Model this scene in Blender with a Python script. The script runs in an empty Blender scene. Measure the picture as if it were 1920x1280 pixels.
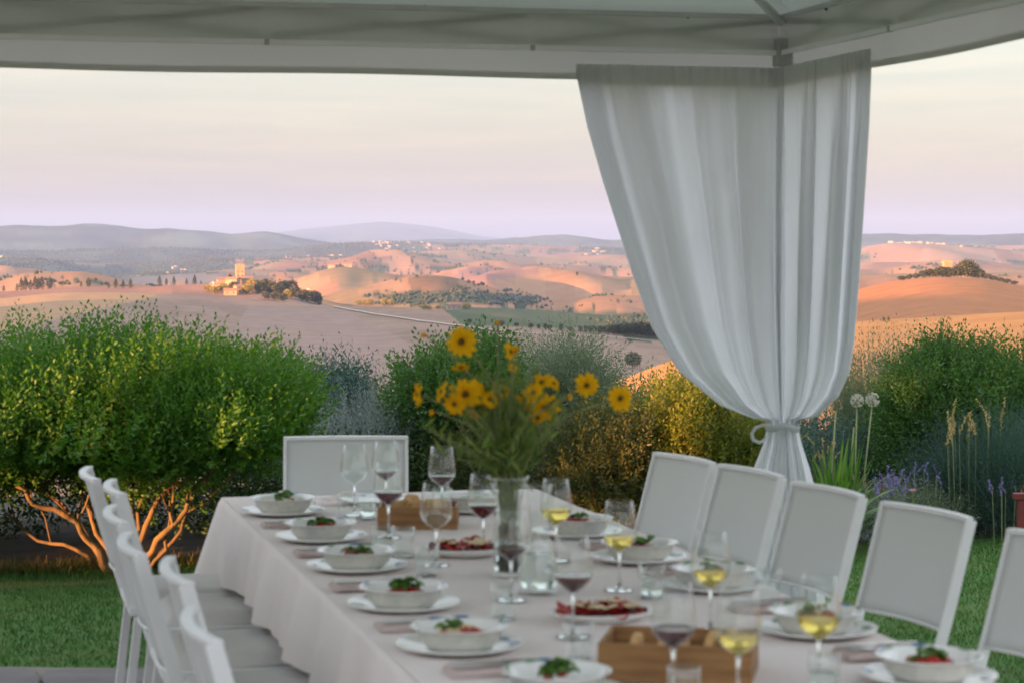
import bpy, math, random
import numpy as np
from mathutils import Vector, Matrix, noise as mnoise
R = math.radians
rng = np.random.default_rng(7)
random.seed(7)
sc = bpy.context.scene
C = sc.collection

# ------------------------------------------------------------------ camera, sky, sun, exposure
EYE = 1.73; F = 4200.0; HY = 450.0
PITCH = math.atan((640 - HY) / F)
cam_d = bpy.data.cameras.new('camera'); cam = bpy.data.objects.new('camera', cam_d); C.objects.link(cam)
cam.location = (0, 0, EYE); cam.rotation_euler = (math.pi/2 - PITCH, 0, 0)
cam_d.sensor_width = 36; cam_d.lens = 36 * F / 1920
cam_d.clip_start = 0.1; cam_d.clip_end = 90000
cam_d.dof.use_dof = True; cam_d.dof.focus_distance = 24; cam_d.dof.aperture_fstop = 5.2
sc.camera = cam

SUN_EL = 5.0; SUN_TH = 50.0          # light travels towards +Y turned SUN_TH degrees to +X
Ldir = np.array([math.sin(R(SUN_TH)), math.cos(R(SUN_TH))])
sd = bpy.data.lights.new('sun', 'SUN'); sd.energy = 5.0; sd.angle = R(0.5); sd.color = (1.0, 0.45, 0.18)
sun = bpy.data.objects.new('sun', sd); C.objects.link(sun)
v = Vector((Ldir[0]*math.cos(R(SUN_EL)), Ldir[1]*math.cos(R(SUN_EL)), -math.sin(R(SUN_EL))))
sun.rotation_euler = v.to_track_quat('-Z', 'Y').to_euler()

sc.view_settings.view_transform = 'Standard'; sc.view_settings.look = 'None'
sc.view_settings.exposure = 2.42; sc.view_settings.gamma = 1.0
try: sc.view_settings.use_curve_mapping = False
except Exception: pass
cy = sc.cycles
cy.use_denoising = True
cy.max_bounces = 10; cy.diffuse_bounces = 4; cy.glossy_bounces = 4; cy.transmission_bounces = 10
cy.transparent_max_bounces = 48; cy.volume_bounces = 1; cy.sample_clamp_indirect = 6
cy.caustics_reflective = False; cy.caustics_refractive = False

w = bpy.data.worlds.new('World'); sc.world = w; w.use_nodes = True
nt = w.node_tree; nt.nodes.clear()
N = nt.nodes.new; L = nt.links.new
out = N('ShaderNodeOutputWorld'); add = N('ShaderNodeAddShader')
bg1 = N('ShaderNodeBackground'); bg2 = N('ShaderNodeBackground')
sky = N('ShaderNodeTexSky'); sky.sky_type = 'NISHITA'; sky.sun_disc = False
sky.sun_elevation = R(SUN_EL); sky.sun_rotation = R(180 + SUN_TH)
L(sky.outputs[0], bg1.inputs[0]); bg1.inputs[1].default_value = 0.022
# thin evening cloud veil
tc = N('ShaderNodeTexCoord'); sep = N('ShaderNodeSeparateXYZ'); L(tc.outputs['Generated'], sep.inputs[0])
mp = N('ShaderNodeMapping'); mp.inputs['Scale'].default_value = (5.0, 5.0, 60.0); mp.inputs['Rotation'].default_value = (0.03, 0.02, 0)
L(tc.outputs['Generated'], mp.inputs[0])
nz = N('ShaderNodeTexNoise'); nz.inputs['Scale'].default_value = 1.6; nz.inputs['Detail'].default_value = 7; nz.inputs['Roughness'].default_value = .55
nz.inputs['Distortion'].default_value = .6
L(mp.outputs[0], nz.inputs['Vector'])
ramp = N('ShaderNodeValToRGB'); el = ramp.color_ramp.elements
stops = [(0.0, (.255, .235, .245)), (0.012, (.295, .27, .265)), (0.035, (.40, .37, .345)), (0.065, (.50, .48, .45)), (0.10, (.55, .565, .565)),
         (0.2, (.84, .86, .87)), (0.5, (1.36, 1.40, 1.49)), (1.0, (1.46, 1.51, 1.62))]
while len(el) < len(stops): el.new(0.5)
for e, (p, c) in zip(el, stops): e.position = p; e.color = (*c, 1)
L(sep.outputs['Z'], ramp.inputs[0])
r2 = N('ShaderNodeValToRGB'); r2.color_ramp.elements[0].position = .40; r2.color_ramp.elements[1].position = .66
L(nz.outputs['Fac'], r2.inputs[0])
mx = N('ShaderNodeMix'); mx.data_type = 'RGBA'; mx.blend_type = 'MULTIPLY'
r3 = N('ShaderNodeMix'); r3.data_type = 'RGBA'
r3.inputs['A'].default_value = (.84, .89, .96, 1); r3.inputs['B'].default_value = (1.07, 1.04, 1.02, 1)
L(r2.outputs[0], r3.inputs['Factor'])
mx.inputs['Factor'].default_value = 1.0
L(ramp.outputs[0], mx.inputs['A']); L(r3.outputs['Result'], mx.inputs['B'])
L(mx.outputs['Result'], bg2.inputs[0]); bg2.inputs[1].default_value = 0.20
L(bg1.outputs[0], add.inputs[0]); L(bg2.outputs[0], add.inputs[1]); L(add.outputs[0], out.inputs[0])

# ------------------------------------------------------------------ picture geometry
cp, sp = math.cos(PITCH), math.sin(PITCH)
def ray(px, py):
    a = (px - 960) / F; b = -(py - 640) / F
    return np.array([a, cp + b*sp, b*cp - sp])
def at(px, py, D):
    d = ray(px, py); d = d * (D / d[1]); return np.array([d[0], d[1], EYE + d[2]])
def onz(px, py, z):
    d = ray(px, py); t = (z - EYE) / d[2]; return np.array([d[0]*t, d[1]*t, z])

# ------------------------------------------------------------------ object helpers
def tag(o, label=None, cat=None, group=None, kind=None):
    if label: o['label'] = label
    if cat: o['category'] = cat
    if group: o['group'] = group
    if kind: o['kind'] = kind
    return o
def empty(name, loc, label, cat, group=None, rz=0):
    o = bpy.data.objects.new(name, None); C.objects.link(o); o.location = tuple(map(float, loc)); o.rotation_euler = (0, 0, rz)
    o.empty_display_size = .1
    return tag(o, label, cat, group)
def link(name, me, mat=None, parent=None, loc=(0, 0, 0)):
    o = bpy.data.objects.new(name, me); C.objects.link(o); o.location = tuple(map(float, loc))
    if mat and not me.materials: me.materials.append(mat)
    if parent: o.parent = parent
    return o
def copy_tree(o, parent=None):
    c = o.copy(); C.objects.link(c)
    if parent: c.parent = parent
    for ch in list(kids.get(o.name, [])): copy_tree(ch, c)
    return c
kids = {}
def index_kids():
    kids.clear()
    for o in bpy.data.objects:
        if o.parent: kids.setdefault(o.parent.name, []).append(o)

class MB:
    def __init__(s): s.v = []; s.f = []
    def add(s, vs, fs):
        b = len(s.v); s.v += [tuple(map(float, q)) for q in vs]; s.f += [tuple(b + i for i in f) for f in fs]
    def box(s, lo, hi, M=None, bev=0):
        x0, y0, z0 = lo; x1, y1, z1 = hi
        vs = [(x0,y0,z0),(x1,y0,z0),(x1,y1,z0),(x0,y1,z0),(x0,y0,z1),(x1,y0,z1),(x1,y1,z1),(x0,y1,z1)]
        if M is not None: vs = [M @ Vector(q) for q in vs]
        s.add(vs, [(0,3,2,1),(4,5,6,7),(0,1,5,4),(1,2,6,5),(2,3,7,6),(3,0,4,7)])
    def tube(s, pts, rad, n=8, flat=1.0):
        pts = [Vector(tuple(map(float, p))) for p in pts]; m = len(pts)
        rad = [rad]*m if not hasattr(rad, '__len__') else rad
        vs = []; up = Vector((0, 0, 1))
        t0 = (pts[1]-pts[0]).normalized()
        nrm = t0.cross(up)
        if nrm.length < .05: nrm = t0.cross(Vector((0, 1, 0)))
        nrm.normalize()
        for i in range(m):
            t = (pts[min(i+1, m-1)] - pts[max(i-1, 0)]).normalized()
            nrm = (nrm - t*nrm.dot(t)).normalized(); b = t.cross(nrm)
            for k in range(n):
                a = 2*math.pi*k/n
                vs.append(pts[i] + (nrm*math.cos(a) + b*math.sin(a)*flat)*rad[i])
        fs = [(i*n+k, i*n+(k+1) % n, (i+1)*n+(k+1) % n, (i+1)*n+k) for i in range(m-1) for k in range(n)]
        fs.append(tuple(range(n-1, -1, -1))); fs.append(tuple((m-1)*n+k for k in range(n)))
        s.add(vs, fs)
    def lathe(s, prof, n=32, c=(0, 0, 0), wob=None):
        m = len(prof); vs = []
        for i, (r, z) in enumerate(prof):
            for k in range(n):
                a = 2*math.pi*k/n; rr = max(r, 1e-5)
                if wob: rr *= 1 + wob(a, i)
                vs.append((c[0]+rr*math.cos(a), c[1]+rr*math.sin(a), c[2]+z))
        fs = [(i*n+k, i*n+(k+1) % n, (i+1)*n+(k+1) % n, (i+1)*n+k) for i in range(m-1) for k in range(n)]
        s.add(vs, fs)
    def grid(s, fn, nu, nv, closed_u=False):
        vs = [fn(i/(nu-1) if not closed_u else i/nu, j/(nv-1)) for j in range(nv) for i in range(nu)]
        fs = []
        for j in range(nv-1):
            for i in range(nu if closed_u else nu-1):
                k = (i+1) % nu
                fs.append((j*nu+i, j*nu+k, (j+1)*nu+k, (j+1)*nu+i))
        s.add(vs, fs)
    def blob(s, c, r, n=8, m=6, seed=0, amp=.15):
        rs = random.Random(seed); vs = []; ph = [rs.uniform(0, 6.3) for _ in range(4)]
        for j in range(m+1):
            th = math.pi*j/m
            for i in range(n):
                a = 2*math.pi*i/n
                q = 1 + amp*(math.sin(3*a+ph[0]+2*th)+.7*math.sin(2*a+ph[1]-3*th)) + rs.uniform(-amp, amp)*.4
                if j in (0, m): q = 1
                vs.append((c[0]+r[0]*q*math.sin(th)*math.cos(a), c[1]+r[1]*q*math.sin(th)*math.sin(a), c[2]+r[2]*q*math.cos(th)))
        s.add(vs, [(j*n+i, (j+1)*n+i, (j+1)*n+(i+1) % n, j*n+(i+1) % n) for j in range(m) for i in range(n)])
    def mesh(s, name, mat, smooth=False):
        me = bpy.data.meshes.new(name); me.from_pydata(s.v, [], s.f); me.materials.append(mat)
        if smooth: me.polygons.foreach_set('use_smooth', [True]*len(me.polygons))
        me.update(); return me
    def build(s, name, mat, parent=None, smooth=False, bevel=0, loc=(0, 0, 0), merge=False):
        me = s.mesh(name, mat, smooth)
        if merge:
            import bmesh
            bm = bmesh.new(); bm.from_mesh(me); bmesh.ops.remove_doubles(bm, verts=bm.verts, dist=2e-5); bmesh.ops.recalc_face_normals(bm, faces=bm.faces); bm.to_mesh(me); bm.free()
        o = link(name, me, None, parent, loc)
        if bevel:
            b = o.modifiers.new('bevel', 'BEVEL'); b.width = bevel; b.segments = 2; b.limit_method = 'ANGLE'
        return o

def np_mesh(name, verts, faces, mat, attrs=None, smooth=False):
    """verts (n,3), faces (m,k) equal-size"""
    verts = np.ascontiguousarray(verts, dtype=np.float32); faces = np.ascontiguousarray(faces, dtype=np.int32)
    me = bpy.data.meshes.new(name); me.vertices.add(len(verts)); me.vertices.foreach_set('co', verts.ravel())
    k = faces.shape[1]; me.loops.add(faces.size); me.loops.foreach_set('vertex_index', faces.ravel())
    me.polygons.add(len(faces)); me.polygons.foreach_set('loop_start', np.arange(0, faces.size, k, dtype=np.int32))
    try: me.polygons.foreach_set('loop_total', np.full(len(faces), k, dtype=np.int32))
    except Exception: pass
    if smooth: me.polygons.foreach_set('use_smooth', np.ones(len(faces), dtype=bool))
    me.materials.append(mat); me.update(calc_edges=True)
    for an, av in (attrs or {}).items():
        av = np.asarray(av, dtype=np.float32)
        if av.ndim == 1:
            a = me.attributes.new(an, 'FLOAT', 'POINT'); a.data.foreach_set('value', av)
        else:
            a = me.attributes.new(an, 'FLOAT_COLOR', 'POINT'); a.data.foreach_set('color', np.concatenate([av, np.ones((len(av), 1), np.float32)], 1).ravel())
    return me

# ------------------------------------------------------------------ materials
def newmat(name):
    m = bpy.data.materials.new(name); m.use_nodes = True; m.node_tree.nodes.clear(); return m, m.node_tree
def principled(name, col, rough=.6, metal=0, spec=.5, var=0, vscale=8, bump=0, bscale=40, col2=None, stretch=(1, 1, 1), trans=0, ior=1.45, sheen=0):
    m, t = newmat(name); n = t.nodes.new; l = t.links.new
    o = n('ShaderNodeOutputMaterial'); p = n('ShaderNodeBsdfPrincipled'); l(p.outputs[0], o.inputs[0])
    p.inputs['Base Color'].default_value = (*col, 1); p.inputs['Roughness'].default_value = rough; p.inputs['Metallic'].default_value = metal
    p.inputs['Specular IOR Level'].default_value = spec; p.inputs['IOR'].default_value = ior
    if trans: p.inputs['Transmission Weight'].default_value = trans
    tc = n('ShaderNodeTexCoord'); mp = n('ShaderNodeMapping'); mp.inputs['Scale'].default_value = stretch; l(tc.outputs['Object'], mp.inputs[0])
    if var or col2:
        nz = n('ShaderNodeTexNoise'); nz.inputs['Scale'].default_value = vscale; nz.inputs['Detail'].default_value = 5; l(mp.outputs[0], nz.inputs['Vector'])
        rp = n('ShaderNodeValToRGB'); rp.color_ramp.elements[0].position = .35; rp.color_ramp.elements[1].position = .65
        c2 = col2 or tuple(c*(1-var) for c in col)
        rp.color_ramp.elements[0].color = (*c2, 1); rp.color_ramp.elements[1].color = (*col, 1)
        l(nz.outputs['Fac'], rp.inputs[0]); l(rp.outputs[0], p.inputs['Base Color'])
    if bump:
        nb = n('ShaderNodeTexNoise'); nb.inputs['Scale'].default_value = bscale; nb.inputs['Detail'].default_value = 4; l(mp.outputs[0], nb.inputs['Vector'])
        b = n('ShaderNodeBump'); b.inputs['Strength'].default_value = bump; b.inputs['Distance'].default_value = .01; l(nb.outputs['Fac'], b.inputs['Height']); l(b.outputs[0], p.inputs['Normal'])
    return m
def fabric(name, col, trans=.3, bump=.15, bscale=60, tcol=None, fine=0):
    m, t = newmat(name); n = t.nodes.new; l = t.links.new
    o = n('ShaderNodeOutputMaterial'); d = n('ShaderNodeBsdfDiffuse'); tr = n('ShaderNodeBsdfTranslucent'); mx = n('ShaderNodeMixShader')
    nz = n('ShaderNodeTexNoise'); nz.inputs['Scale'].default_value = 3; nz.inputs['Detail'].default_value = 6
    tc = n('ShaderNodeTexCoord'); l(tc.outputs['Object'], nz.inputs['Vector'])
    cr = n('ShaderNodeMix'); cr.data_type = 'RGBA'; cr.inputs['A'].default_value = (*[c*.9 for c in col], 1); cr.inputs['B'].default_value = (*col, 1)
    l(nz.outputs['Fac'], cr.inputs['Factor']); l(cr.outputs['Result'], d.inputs[0])
    tr.inputs[0].default_value = (*(tcol or col), 1); mx.inputs[0].default_value = trans
    nb = n('ShaderNodeTexNoise'); nb.inputs['Scale'].default_value = bscale; nb.inputs['Detail'].default_value = 5; l(tc.outputs['Object'], nb.inputs['Vector'])
    b = n('ShaderNodeBump'); b.inputs['Strength'].default_value = bump; b.inputs['Distance'].default_value = .01
    l(nb.outputs['Fac'], b.inputs['Height']); l(b.outputs[0], d.inputs['Normal'])
    l(d.outputs[0], mx.inputs[1]); l(tr.outputs[0], mx.inputs[2]); l(mx.outputs[0], o.inputs[0])
    return m
def leafmat(name, c1, c2, c3=None, trans=.35, rough=.45, tmul=1.6):
    """c1..c3 over the per-leaf random attribute"""
    m, t = newmat(name); n = t.nodes.new; l = t.links.new
    o = n('ShaderNodeOutputMaterial'); p = n('ShaderNodeBsdfPrincipled'); tr = n('ShaderNodeBsdfTranslucent'); mx = n('ShaderNodeMixShader')
    a = n('ShaderNodeAttribute'); a.attribute_name = 'rnd'
    rp = n('ShaderNodeValToRGB'); rp.color_ramp.elements[0].color = (*c1, 1); rp.color_ramp.elements[1].color = (*c2, 1)
    rp.color_ramp.elements[0].position = .1
    if c3:
        rp.color_ramp.elements[1].position = .72; e = rp.color_ramp.elements.new(1.0); e.color = (*c3, 1)
    l(a.outputs['Fac'], rp.inputs[0]); l(rp.outputs[0], p.inputs['Base Color'])
    p.inputs['Roughness'].default_value = rough; p.inputs['Specular IOR Level'].default_value = .35
    mu = n('ShaderNodeMix'); mu.data_type = 'RGBA'; mu.blend_type = 'MULTIPLY'; mu.inputs['Factor'].default_value = 1
    mu.inputs['B'].default_value = (tmul, tmul*1.05, tmul*.55, 1); l(rp.outputs[0], mu.inputs['A']); l(mu.outputs['Result'], tr.inputs[0])
    mx.inputs[0].default_value = trans; l(p.outputs[0], mx.inputs[1]); l(tr.outputs[0], mx.inputs[2]); l(mx.outputs[0], o.inputs[0])
    return m
def thin_glass(name, tint=(.97, .985, .98)):
    m, t = newmat(name); n = t.nodes.new; l = t.links.new
    o = n('ShaderNodeOutputMaterial'); tr = n('ShaderNodeBsdfTransparent'); tr.inputs[0].default_value = (*tint, 1)
    g = n('ShaderNodeBsdfGlossy'); g.inputs['Roughness'].default_value = .02; g.inputs[0].default_value = (1, 1, 1, 1)
    lw = n('ShaderNodeLayerWeight'); lw.inputs[0].default_value = .5; pw_ = n('ShaderNodeMath'); pw_.operation = 'POWER'; pw_.inputs[1].default_value = 4.0; l(lw.outputs['Facing'], pw_.inputs[0])
    ma = n('ShaderNodeMath'); ma.operation = 'MULTIPLY_ADD'; ma.inputs[1].default_value = .8; ma.inputs[2].default_value = .05; l(pw_.outputs[0], ma.inputs[0]); mx = n('ShaderNodeMixShader')
    l(ma.outputs[0], mx.inputs[0]); l(tr.outputs[0], mx.inputs[1]); l(g.outputs[0], mx.inputs[2]); l(mx.outputs[0], o.inputs[0]); return m
def glassmat(name, col=(1, 1, 1), ior=1.33, rough=0):
    m, t = newmat(name); n = t.nodes.new; l = t.links.new
    o = n('ShaderNodeOutputMaterial'); g = n('ShaderNodeBsdfGlass'); g.inputs['Color'].default_value = (*col, 1); g.inputs['IOR'].default_value = ior
    g.inputs['Roughness'].default_value = rough; l(g.outputs[0], o.inputs[0]); return m

M = {}
M['canvas'] = fabric('canopy canvas', (.68, .73, .67), .5, .1, 8, (.86, .83, .82))
M['roofcloth'] = fabric('roof cloth', (.68, .705, .66), .42, .1, 8)
M['liner'] = fabric('valance liner', (.75, .77, .72), .60, .1, 8)
M['voile'] = fabric('curtain voile', (.76, .77, .775), .58, .06, 30, (.80, .815, .83))
M['linen'] = fabric('table linen', (.91, .83, .795), .12, 1.0, 7)
M['napkin'] = fabric('napkin linen', (.68, .56, .52), .1, .35, 90)
M['sling'] = fabric('chair sling', (.80, .82, .81), .28, .12, 200)
M['pad'] = fabric('seat pad', (.70, .68, .66), .05, .5, 25)
M['white'] = principled('white powder coat', (.83, .84, .84), .45, var=.08, vscale=5, bump=.03)
M['joint'] = principled('grey plastic joint', (.45, .46, .44), .5, var=.15)
M['snap'] = principled('dark snap stud', (.04, .04, .04), .35, metal=.6)
M['rail'] = principled('truss aluminium', (.55, .57, .55), .5, metal=.2, var=.1)
M['glass'] = thin_glass('drinking glass')
M['foot'] = glassmat('stem glass', (.98, .99, .99), 1.5)
M['water'] = glassmat('water', (.96, .99, .98), 1.33)
M['redwine'] = principled('red wine', (.10, .005, .015), .03, spec=.6, trans=.55, ior=1.34)
M['whitewine'] = glassmat('white wine', (.97, .86, .42), 1.34)
M['china'] = principled('glazed china', (.83, .83, .80), .16, var=.06, vscale=10, spec=.6)
M['bowlclay'] = principled('speckled stoneware', (.76, .74, .67), .3, col2=(.66, .65, .58), vscale=60, spec=.5)
M['wood'] = principled('acacia wood', (.36, .19, .07), .55, col2=(.21, .10, .035), vscale=6, stretch=(1, 1, 9), bump=.1)
M['bread'] = principled('bread crust', (.50, .28, .10), .8, col2=(.62, .42, .2), vscale=20, bump=.5, bscale=50)
M['tomato'] = principled('tomato flesh', (.50, .03, .015), .25, col2=(.34, .015, .01), vscale=40, spec=.6)
M['herb'] = principled('fresh herb', (.10, .22, .03), .5, col2=(.05, .13, .02), vscale=40)
M['cheese'] = principled('cheese shavings', (.72, .58, .34), .5, var=.15, vscale=30)
M['steel'] = principled('cutlery steel', (.62, .62, .62), .22, metal=1)
M['bark'] = principled('sun-worn bark', (.19, .125, .055), .95, col2=(.08, .055, .03), vscale=14, stretch=(1, 1, .25), bump=.8, bscale=30)
M['petal'] = fabric('yellow petal', (.86, .50, .012), .35, .05, 20, (.9, .5, .01))
M['disc'] = principled('flower disc', (.16, .09, .01), .9, col2=(.08, .035, .005), vscale=300, bump=.5, bscale=300)
M['stemgreen'] = leafmat('flower stems', (.10, .17, .03), (.20, .28, .06), trans=.3)
M['blueprint'] = principled('blue glaze', (.08, .16, .34), .2, spec=.6)
M['greenglaze'] = principled('green glaze', (.10, .24, .10), .2, spec=.6)
M['pinkrose'] = fabric('rose petal', (.75, .42, .48), .3, .05, 20)
M['redpaint'] = principled('dark red paint', (.18, .035, .03), .6, var=.3, vscale=12)
M['soil'] = principled('garden soil', (.028, .022, .016), .95, col2=(.05, .038, .026), vscale=6, bump=.8, bscale=30)
M['stucco'] = principled('house plaster', (.45, .38, .28), .9, var=.2, vscale=.8, bump=.3, bscale=6)
M['castle'] = principled('castle stone', (.42, .29, .17), .9, col2=(.32, .22, .14), vscale=.35)
M['tile_red'] = principled('clay roof tiles', (.34, .17, .10), .9, col2=(.24, .13, .09), vscale=.5)
M['window_dark'] = principled('dark window', (.04, .04, .045), .3)
M['pole'] = principled('pale pole', (.6, .55, .45), .8)

# ------------------------------------------------------------------ terrain: hills as rings of crests and valleys
def T(s): return np.array(s, float)
LAY = [  # radius over px, crest row over px, dip of the valley in front, roughness
 (T([(-1500,400),(2400,400)]), T([(-1500,770),(900,770),(1050,765),(1150,737),(1240,692),(1400,650),(1600,613),(1750,607),(1920,593),(2400,575)]), 1, .0002),
 (T([(-1500,1500),(400,1550),(700,1450),(1000,1200),(1250,1150),(1600,1500),(2400,1500)]),
  T([(-1500,560),(0,562),(100,551),(230,551),(300,554),(400,561),(600,573),(750,577),(870,585),(1000,603),(1150,620),(1250,630),(1420,600),(1600,545),(1640,536),(1700,525),(1770,519),(1850,525),(1920,538),(2100,560),(2400,560)]), 4, .0006),
 (T([(-1500,2150),(300,2000),(420,1850),(600,1800),(700,1950),(1000,1900),(1250,1900),(1600,2300),(2400,2300)]),
  T([(-1500,540),(0,545),(60,541),(170,536),(300,534),(400,531),(450,535),(520,541),(580,553),(620,568),(700,575),(850,576),(1000,583),(1150,592),(1600,545),(2400,545)]), 4, .0006),
 (T([(-1500,2700),(2400,2700)]), T([(-1500,530),(0,522),(60,511),(150,507),(190,515),(260,533),(330,542),(450,540),(560,553),(600,554),(700,535),(790,517),(850,522),(900,537),(940,549),(1000,560),(1040,575),(1120,557),(1180,552),(1250,550),(1600,520),(1920,522),(2400,520)]), 17, .0022),
 (T([(-1500,3500),(2400,3500)]), T([(-1500,515),(190,532),(300,535),(420,530),(500,528),(560,519),(600,512),(625,505),(680,511),(740,525),(780,540),(860,535),(897,522),(967,509),(1030,511),(1100,517),(1127,535),(1160,545),(1200,530),(1600,508),(1920,515),(2400,512)]), 34, .0042),
 (T([(-1500,4600),(2400,4600)]), T([(-1500,505),(0,500),(200,512),(420,508),(500,516),(560,510),(700,520),(760,515),(807,517),(860,505),(917,497),(965,503),(1010,512),(1100,510),(1180,512),(1600,500),(1750,496),(1920,505),(2400,500)]), 48, .0040),
 (T([(-1500,6200),(2400,6200)]), T([(-1500,497),(0,496),(200,503),(400,506),(600,500),(700,490),(760,488),(820,495),(920,490),(1040,487),(1160,495),(1600,488),(1800,484),(1920,491),(2400,490)]), 60, .0042),
 (T([(-1500,8500),(2400,8500)]), T([(-1500,485),(0,484),(300,490),(500,485),(700,484),(880,470),(1000,481),(1160,480),(1600,471),(1690,462),(1760,460),(1850,467),(1920,472),(2400,474)]), 40, .0016),
 (T([(-1500,11000),(2400,11000)]), T([(-1500,470),(0,468),(300,465),(500,470),(640,459),(730,455),(800,459),(1160,465),(1600,463),(1920,460),(2400,462)]), 45, .0012),
 (T([(-1500,15000),(2400,15000)]), T([(-1500,440),(-300,430),(0,424),(40,422),(100,425),(200,422),(260,430),(290,431),(310,427),(400,436),(430,442),(500,436),(520,438),(560,449),(640,458),(740,455),(900,456),(1000,447),(1060,442),(1140,451),(1300,450),(1620,440),(1750,436),(1800,438),(1920,441),(2400,446)]), 60, .0016),
 (T([(-1500,34000),(2400,34000)]), T([(-1500,460),(400,452),(560,431),(640,424),(720,418),(790,423),(840,431),(900,444),(1000,453),(1300,462),(2400,460)]), 60, .0004),
]
def smooth_crest(a, sg):
    g_ = np.arange(-1500, 2401, 6.); y_ = np.interp(g_, a[:, 0], a[:, 1]); k_ = np.exp(-.5*(np.arange(-24, 25)*6./sg)**2); k_ /= k_.sum()
    return np.stack([g_, np.convolve(np.pad(y_, 24, mode='edge'), k_, 'valid')], 1)
LAY = [(smooth_crest(a_, 40), smooth_crest(b_, 22 if i_ < 5 else 12), c_, d_) for i_, (a_, b_, c_, d_) in enumerate(LAY)]
perm = rng.random((64, 64))
def vnoise(x, y):
    xi = np.floor(x).astype(int); yi = np.floor(y).astype(int); fx = x-xi; fy = y-yi
    fx = fx*fx*(3-2*fx); fy = fy*fy*(3-2*fy)
    g = lambda a, b: perm[a % 64, b % 64]
    return (g(xi, yi)*(1-fx)+g(xi+1, yi)*fx)*(1-fy)+(g(xi, yi+1)*(1-fx)+g(xi+1, yi+1)*fx)*fy
def fbm(x, y, o=4):
    s = 0; a = .5
    for i in range(o): s = s + a*(vnoise(x*2**i+17*i, y*2**i+5*i)-.5); a *= .5
    return s
def ground(x, y):
    x = np.asarray(x, float); y = np.asarray(y, float)
    r = np.hypot(x, y); az = np.arctan2(x, y); px = 960 + F*np.tan(np.clip(az, -.6, .6)); ca = np.maximum(np.cos(az), .9)
    rk = [np.full_like(r, 13.6), np.full_like(r, 24.), np.full_like(r, 90.)]; zk = [np.full_like(r, -.03), np.full_like(r, -1.6), np.full_like(r, -9.)]
    dip = [0, .2, .5]; ro = [0, 0, .0002]
    for rr, yy, d, a in LAY:
        q = np.interp(px, rr[:, 0], rr[:, 1]); rk.append(q)
        zk.append(EYE - (np.interp(px, yy[:, 0], yy[:, 1]) - HY)/F*q*ca); dip.append(d); ro.append(a)
    rk.append(np.full_like(r, 45000.)); zk.append(np.full_like(r, -300.)); dip.append(0); ro.append(.0002)
    z = np.full_like(r, -.03); rough = np.zeros_like(r); env = np.zeros_like(r)
    for k in range(len(rk)-1):
        t = np.clip((r-rk[k])/(rk[k+1]-rk[k]), 0, 1)
        d = dip[k+1]
        if k == 3: d = d + 7*np.clip((px-1450)/150, 0, 1)
        zm = np.minimum(zk[k], zk[k+1]) - d
        sm = lambda q: q*q*(3-2*q)
        if k < 3: zz = zk[k] + (zk[k+1]-zk[k])*(sm(t) if k != 1 else t)
        else:
            pr = (t, .45)
            zz = np.where(t < .45, zk[k] + (zm-zk[k])*sm(t/.45), zm + (zk[k+1]-zm)*sm((t-.45)/.55))
        s = (r >= rk[k]) & (r < rk[k+1]) if k < len(rk)-2 else (r >= rk[k])
        z = np.where(s, zz, z); rough = np.where(s, ro[k]*(1-t)+ro[k+1]*t, rough); env = np.where(s, np.sin(np.pi*np.clip(t, 0, 1)), env)
    lr = np.log(np.maximum(r, 1.))
    z = z + rough*r*(2.2+6.5*env)*(fbm(az*17+lr*3+40, lr*5.0+40, 3) + .30*fbm(az*48+4, lr*15+8, 2)) + np.minimum(rough, .0015)*r*.7*fbm(az*90+9, lr*30+3, 3)
    u = .0 + x*Ldir[1] - y*Ldir[0]; t = x*Ldir[0] + y*Ldir[1]
    z = z + 100*np.exp(-((u+885)/400)**6)*np.exp(-((t+150)/190)**4)  # unseen hill added off to the left to shade the near field
    return z
_rr = np.exp(np.linspace(math.log(45), math.log(40000), 9000))
def hit(px, py, rmin=45):
    d = ray(px, py); h = math.hypot(d[0], d[1]); d = d/h
    rr = _rr[_rr >= rmin]; z = EYE + d[2]*rr; g = ground(d[0]*rr, d[1]*rr)
    i = np.argmax(z < g)
    if z[i] >= g[i]: i = np.argmin(z-g)
    return np.array([d[0]*rr[i], d[1]*rr[i], g[i]])
def crest(px, r):
    a = math.atan((px-960)/F); x, y = r*math.sin(a), r*math.cos(a); return np.array([x, y, float(ground(x, y))])

az_in = np.arange(-.262, .262, .0006)
az_out = np.concatenate([np.arange(.27, 1.2, .02), np.arange(1.25, math.pi-.02, .08)])
AZ = np.concatenate([-az_out[::-1], az_in, az_out])
RR = np.concatenate([[.4, 4, 9], np.exp(np.linspace(math.log(13.6), math.log(42000), 440))])
A, Q = np.meshgrid(AZ, RR); X = Q*np.sin(A); Y = Q*np.cos(A); Z = ground(X, Y)
nA, nR = len(AZ), len(RR)
# land cover ------------------------------------------------------
lr = np.log(Q)
wx = A*34 + lr*5.5 + 3.0*fbm(A*26, lr*9, 4); wy = lr*8.5 + 2.6*fbm(A*26+50, lr*9+50, 4)
ci = np.floor(wx).astype(int); cj = np.floor(wy).astype(int)
best = np.full(A.shape, 9.); sec = np.full(A.shape, 9.); cell = np.zeros(A.shape, int)
jit = rng.random((64, 64, 2))
for di in (-1, 0, 1):
    for dj in (-1, 0, 1):
        a_, b_ = ci+di, cj+dj; p = jit[a_ % 64, b_ % 64]
        d = np.hypot(wx-a_-p[..., 0], wy-b_-p[..., 1]); idn = (a_ % 64)*64 + b_ % 64
        c1 = d < best; sec = np.where(c1, best, np.minimum(sec, d)); cell = np.where(c1, idn, cell); best = np.where(c1, d, best)
rc = rng.random(4096); rb = rng.random(4096)
palette = np.array([(.50,.31,.17),(.47,.29,.16),(.53,.34,.19),(.43,.27,.16),(.50,.33,.19),(.40,.25,.15),(.36,.28,.15)])
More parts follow.
